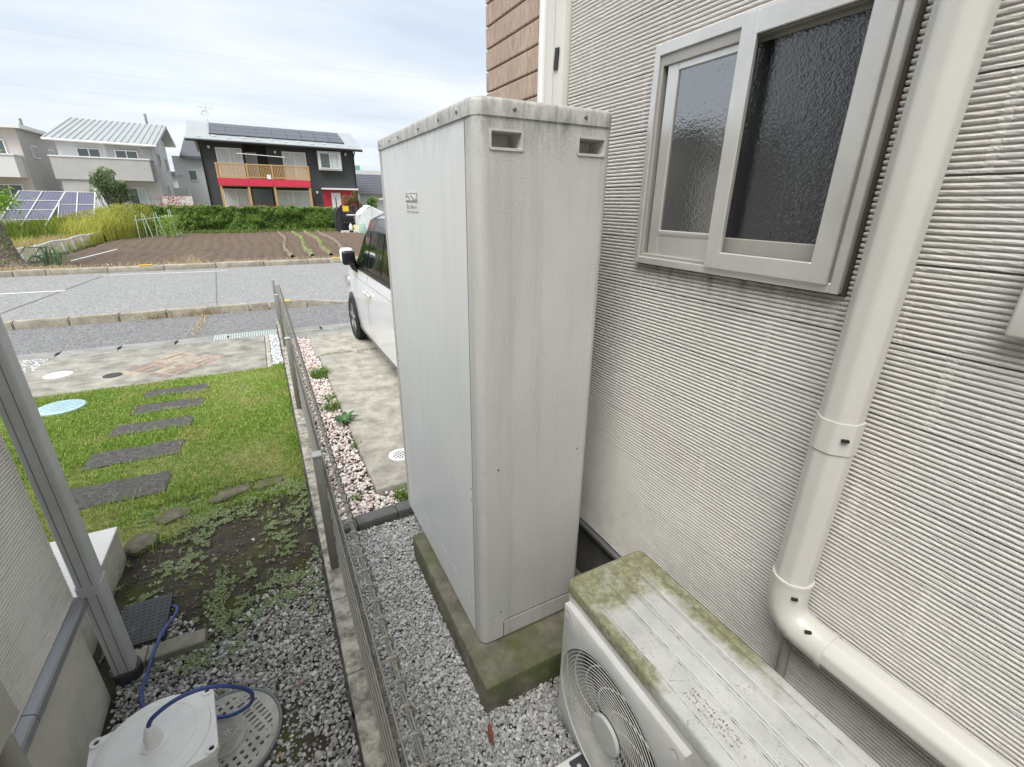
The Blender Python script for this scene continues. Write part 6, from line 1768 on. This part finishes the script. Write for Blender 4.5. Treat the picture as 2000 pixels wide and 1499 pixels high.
# antenna and dish on the ridge
an = thing('roof_antenna', 'white satellite dish and comb aerial on the charcoal house roof', 'antenna', (-1.75, 39.2, 6.4))
tube('mast', [(-1.74, 39.2, 6.3), (-1.74, 39.2, 7.42)], .025, M_alw, an, 6)
d_ = lathe('dish', [(.26, 0), (.26, .02), (.15, -.05), (0, -.08)], (0, 0, 0), plain('dish_grey', (.62, .63, .64), .5), an, 20); d_.data.transform(Matrix.Translation((-1.78, 39.0, 6.82)) @ Matrix.Rotation(R_(78), 4, 'X'))
tube('boom', [(-2.15, 39.2, 7.28), (-1.4, 39.2, 7.22)], .012, M_alw, an, 5)
for k in range(7): x = -2.1 + k * .11; tube('element', [(x, 38.9 - .02 * k, 7.27 - k * .01), (x, 39.5 + .02 * k, 7.27 - k * .01)], .008, M_alw, an, 4)
tube('reflector', [(-1.42, 39.2, 7.05), (-1.35, 39.2, 7.24), (-1.45, 39.2, 7.45)], .012, M_alw, an, 4)

# white house with the pale metal roof
YW = 42.0
wh = thing('white_house', 'white two storey house with standing seam roof and grey balcony', 'house', (-7.9, YW, 0))
def shed_house(t, x0, x1, y0, y1, zf, zbk, mat):
    V = [(x0, y0, 0), (x1, y0, 0), (x1, y1, 0), (x0, y1, 0), (x0, y0, zf), (x1, y0, zf), (x1, y1, zbk), (x0, y1, zbk)]
    return mesh_obj('wall', V, [(3, 2, 1, 0), (4, 5, 6, 7), (0, 1, 5, 4), (1, 2, 6, 5), (2, 3, 7, 6), (3, 0, 4, 7)], mat, t)
shed_house(wh, -10.40, -5.40, YW, YW + 6.2, 5.12, 5.95, M_whiter)
V = [(-10.85, YW - .5, 5.22), (-5.1, YW - .5, 5.12), (-4.75, YW + 3.6, 6.75), (-10.15, YW + 3.6, 6.83), (-4.75, YW + 7.0, 5.75), (-10.15, YW + 7.0, 5.8)]
V += [(x, y, z - .16) for x, y, z in V]
rw = mesh_obj('roof', V, [(0, 1, 2, 3), (3, 2, 4, 5), (6, 9, 8, 7), (9, 11, 10, 8), (0, 6, 7, 1), (1, 7, 8, 2), (2, 8, 10, 4), (4, 10, 11, 5), (5, 11, 9, 3), (3, 9, 6, 0)], M_metroof, wh)
for k in range(17):
    u = (k + .4) / 17
    a = np.array(V[0]) * (1 - u) + np.array(V[1]) * u; b = np.array(V[3]) * (1 - u) + np.array(V[2]) * u
    tube('standing_seam', [tuple(a + (0, 0, .02)), tuple(b + (0, 0, .02))], .03, M_metroof, rw, 4)
tube('gutter', [(-10.85, YW - .56, 5.12), (-5.1, YW - .56, 5.02)], .07, M_trimw, rw, 8)
# gable triangle on the right side
mesh_obj('gable', [(-5.395, YW, 5.0), (-5.395, YW + 3.6, 6.6), (-5.395, YW + 6.2, 5.8), (-5.395, YW + 6.2, 5.0)], [(0, 1, 2, 3)], M_whiter, wh)
bw_ = box('balcony', -10.62, -5.62, YW - 1.1, YW - .002, 2.85, 4.12, M_greyr, wh)
box('coping', -10.66, -5.58, YW - 1.14, YW - .002, 4.122, 4.20, M_trimw, bw_)
box('lower_wall', -10.42, -7.9, YW - 1.0, YW - .004, 0, 2.848, M_greyr, wh)
box('recess_wall', -7.95, -5.50, YW - .03, YW - .006, 4.1, 5.05, M_greyr, wh)
window(wh, -9.45, -8.25, 4.15, 4.75, YW, 2, (0, 0)); window(wh, -7.52, -6.30, 4.15, 4.72, YW - .03, 2, (0, 0))
window(wh, -7.35, -6.30, .6, 2.45, YW, 2, (0, 1)); window(wh, -8.9, -8.3, 1.0, 2.3, YW - 1.0, 1, (1,))
def side_window(parent, x, y0, y1, z0, z1):
    o = box('window', x + .002, x + .07, y0, y1, z0, z1, M_trimw, parent)
    box('pane', x + .071, x + .078, y0 + .07, y1 - .07, z0 + .07, z1 - .07, M_pane, o)
side_window(wh, -5.40, YW + 1.0, YW + 1.7, 3.95, 4.70); side_window(wh, -5.40, YW + 4.0, YW + 4.8, 3.75, 4.60); side_window(wh, -5.40, YW + 2.2, YW + 2.8, 2.0, 2.7)
box('garden_wall', -5.3, -3.6, YW - 2.0, YW - 1.8, 0, 1.95, M_whiter, wh)
# pinkish house at the far left
ph = thing('pink_house', 'pale pink and grey two storey house at the far left', 'house', (-15, YW, 0))
shed_house(ph, -18.0, -12.05, YW, YW + 7.0, 5.65, 5.65, M_pinkr)
mesh_obj('side_wall', [(-12.04, YW + .02, 0), (-12.04, YW + 7.0, 0), (-12.04, YW + 7.0, 5.4), (-12.04, YW + .02, 5.64)], [(0, 1, 2, 3)], M_greyr, ph)
V = [(-18.3, YW - .5, 5.75), (-11.7, YW - .5, 5.85), (-11.7, YW + 7.4, 5.95), (-18.3, YW + 7.4, 6.3)]
V += [(x, y, z - .22) for x, y, z in V]
mesh_obj('roof', V, [(0, 1, 2, 3), (7, 6, 5, 4), (0, 4, 5, 1), (1, 5, 6, 2), (2, 6, 7, 3), (3, 7, 4, 0)], M_trimw, ph)
bp_ = box('balcony', -18, -12.2, YW - 1.2, YW - .002, 2.88, 4.08, M_whiter, ph); box('coping', -18, -12.15, YW - 1.25, YW - .002, 4.082, 4.16, M_trimw, bp_)
window(ph, -13.55, -12.75, 4.0, 5.0, YW, 2, (1, 0)); window(ph, -13.9, -12.6, .8, 2.5, YW, 2, (0, 0))
side_window(ph, -12.04, YW + 1.4, YW + 2.4, 4.1, 4.85); side_window(ph, -12.04, YW + 4.4, YW + 5.6, 3.85, 4.9); side_window(ph, -12.04, YW + 4.6, YW + 5.4, 1.9, 2.5)
# smaller buildings in the gaps
gh = thing('slate_roof_house', 'white house with dark slate roof between the two big houses', 'house', (-3.4, 50, 0))
box('wall', -5.2, -2.6, 49, 55, 0, 5.0, M_whiter, gh)
mesh_obj('roof', [(-4.6, 48.5, 5.0), (-2.2, 48.5, 5.0), (-2.2, 51, 6.6), (-4.2, 51, 6.6), (-4.6, 48.5, 4.8), (-2.2, 48.5, 4.8), (-2.2, 51, 6.3), (-4.2, 51, 6.3)], [(0, 1, 2, 3), (0, 4, 5, 1), (1, 5, 6, 2), (2, 6, 7, 3), (3, 7, 4, 0), (7, 6, 5, 4)], M_slate, gh)
window(gh, -4.3, -3.7, 3.2, 4.0, 49, 1, (0,)); box('lower_block', -5.6, -4.4, 47.5, 48.99, 0, 2.6, M_whiter, gh)
lathe('dish', [(.3, 0), (.15, -.05), (0, -.08)], (-5.0, 48.9, 3.6), M_trimw, gh, 14).data.transform(Matrix.Identity(4))
sh2 = thing('distant_house', 'small distant grey house with balcony right of the white house', 'house', (-6.0, 58, 0))
box('wall', -7.5, -5.1, 58, 63, 0, 3.9, M_greyr, sh2); box('roof', -7.8, -4.8, 57.6, 63.2, 3.9, 4.2, M_slate, sh2); window(sh2, -6.2, -5.5, 2.2, 3.4, 58, 1, (0,)); box('balcony', -7.2, -5.2, 57.0, 57.998, 1.4, 2.2, M_whiter, sh2)
rh = thing('tiled_house', 'low house with blue grey tiled roof right of charcoal house', 'house', (9.5, 44, 0))
box('wall', 8.3, 13, 44.2, 48, 0, 2.6, M_whiter, rh)
rr_ = mesh_obj('roof', [(7.9, 43.6, 2.35), (13.5, 43.6, 2.35), (13.2, 46.2, 4.02), (8.2, 46.2, 4.02), (8.2, 49, 2.35), (13.2, 49, 2.35)], [(0, 1, 2, 3), (3, 2, 5, 4)], M_slate, rh)
for k in range(12):
    t = (k + .5) / 12
    tube('tile_course', [(7.9 + .3 * t, 43.6 + 2.6 * t, 2.36 + 1.67 * t), (13.5 - .3 * t, 43.6 + 2.6 * t, 2.36 + 1.67 * t)], .035, plain('tile_line', (.15, .155, .18), .6), rr_, 4)
box('ridge_wall', 8.0, 13, 46.3, 47, 4.0, 4.35, M_whiter, rh)
cp = thing('white_carport', 'white garden canopy on thin posts by the leafy shrub', 'canopy', (8.5, 33, 0))
box('canopy_roof', 7.6, 9.6, 32.2, 34, 1.95, 2.05, M_trimw, cp, rot=Matrix.Rotation(R_(-5), 3, 'Y'))
for x in (7.7, 8.25, 9.5): box('post', x, x + .10, 32.3, 32.4, 0, 1.95, M_trimw, cp)
# poles and wires
M_pole2 = plain('concrete_pole', (.30, .31, .32), .8)
poles = []
for i, (x, y, h, lab) in enumerate(((-7.7, 60, 9.2, 'concrete utility pole rising behind the white house roof'), (-16.7, 60, 8.1, 'utility pole top behind the pale pink house'), (15.5, 90, 8.6, 'distant lattice utility pole right of charcoal house'))):
    t = thing('utility_pole', lab, 'utility pole', (x, y, 0), 'utility poles behind the houses')
    tube('shaft', [(x, y, 0), (x, y, h)], [.14, .10], M_pole2, t, 8)
    for z in ((h - .5, h - 1.3) if i == 2 else ()): tube('cross_arm', [(x - .9, y, z), (x + .9, y, z)], .04, M_iron, t, 5)
    for dx_ in ((-.8, 0, .8) if i == 2 else ()): lathe('insulator', [(.05, 0), (.08, .08), (.05, .18), (0, .2)], (x + dx_, y, h - .46), M_trimw, t, 8)
M_cab = plain('cable_grey', (.38, .40, .42), .7)
for i, (a, b, lab) in enumerate((((-30, 52, 13.2), (30, 46, 12.6), 'highest overhead cable crossing the sky'), ((-30, 52, 11.2), (30, 46, 10.4), 'second overhead cable from the top'), ((-30, 52, 9.8), (30, 46, 9.2), 'third overhead cable above the roofs'), ((-16.7, 60, 7.6), (-7.7, 60, 8.7), 'cable between the two utility poles'), ((-7.7, 60, 8.6), (15.5, 90, 8.2), 'lowest cable behind the charcoal house roof'))):
    pts = [tuple(np.array(a) * (1 - t) + np.array(b) * t - np.array([0, 0, 1.6 * 4 * t * (1 - t) * .35])) for t in np.linspace(0, 1, 24)]
    tag(tube('overhead_cable', pts, .0035, M_cab, None, 4), lab, 'cable', 'overhead cables')
tag(box('green_net', 10.6, 11.6, 60, 60.05, 4.4, 5.6, plain('green_net', (.18, .42, .32), .8)), 'small green practice net panel beyond the tiled roof', 'net')
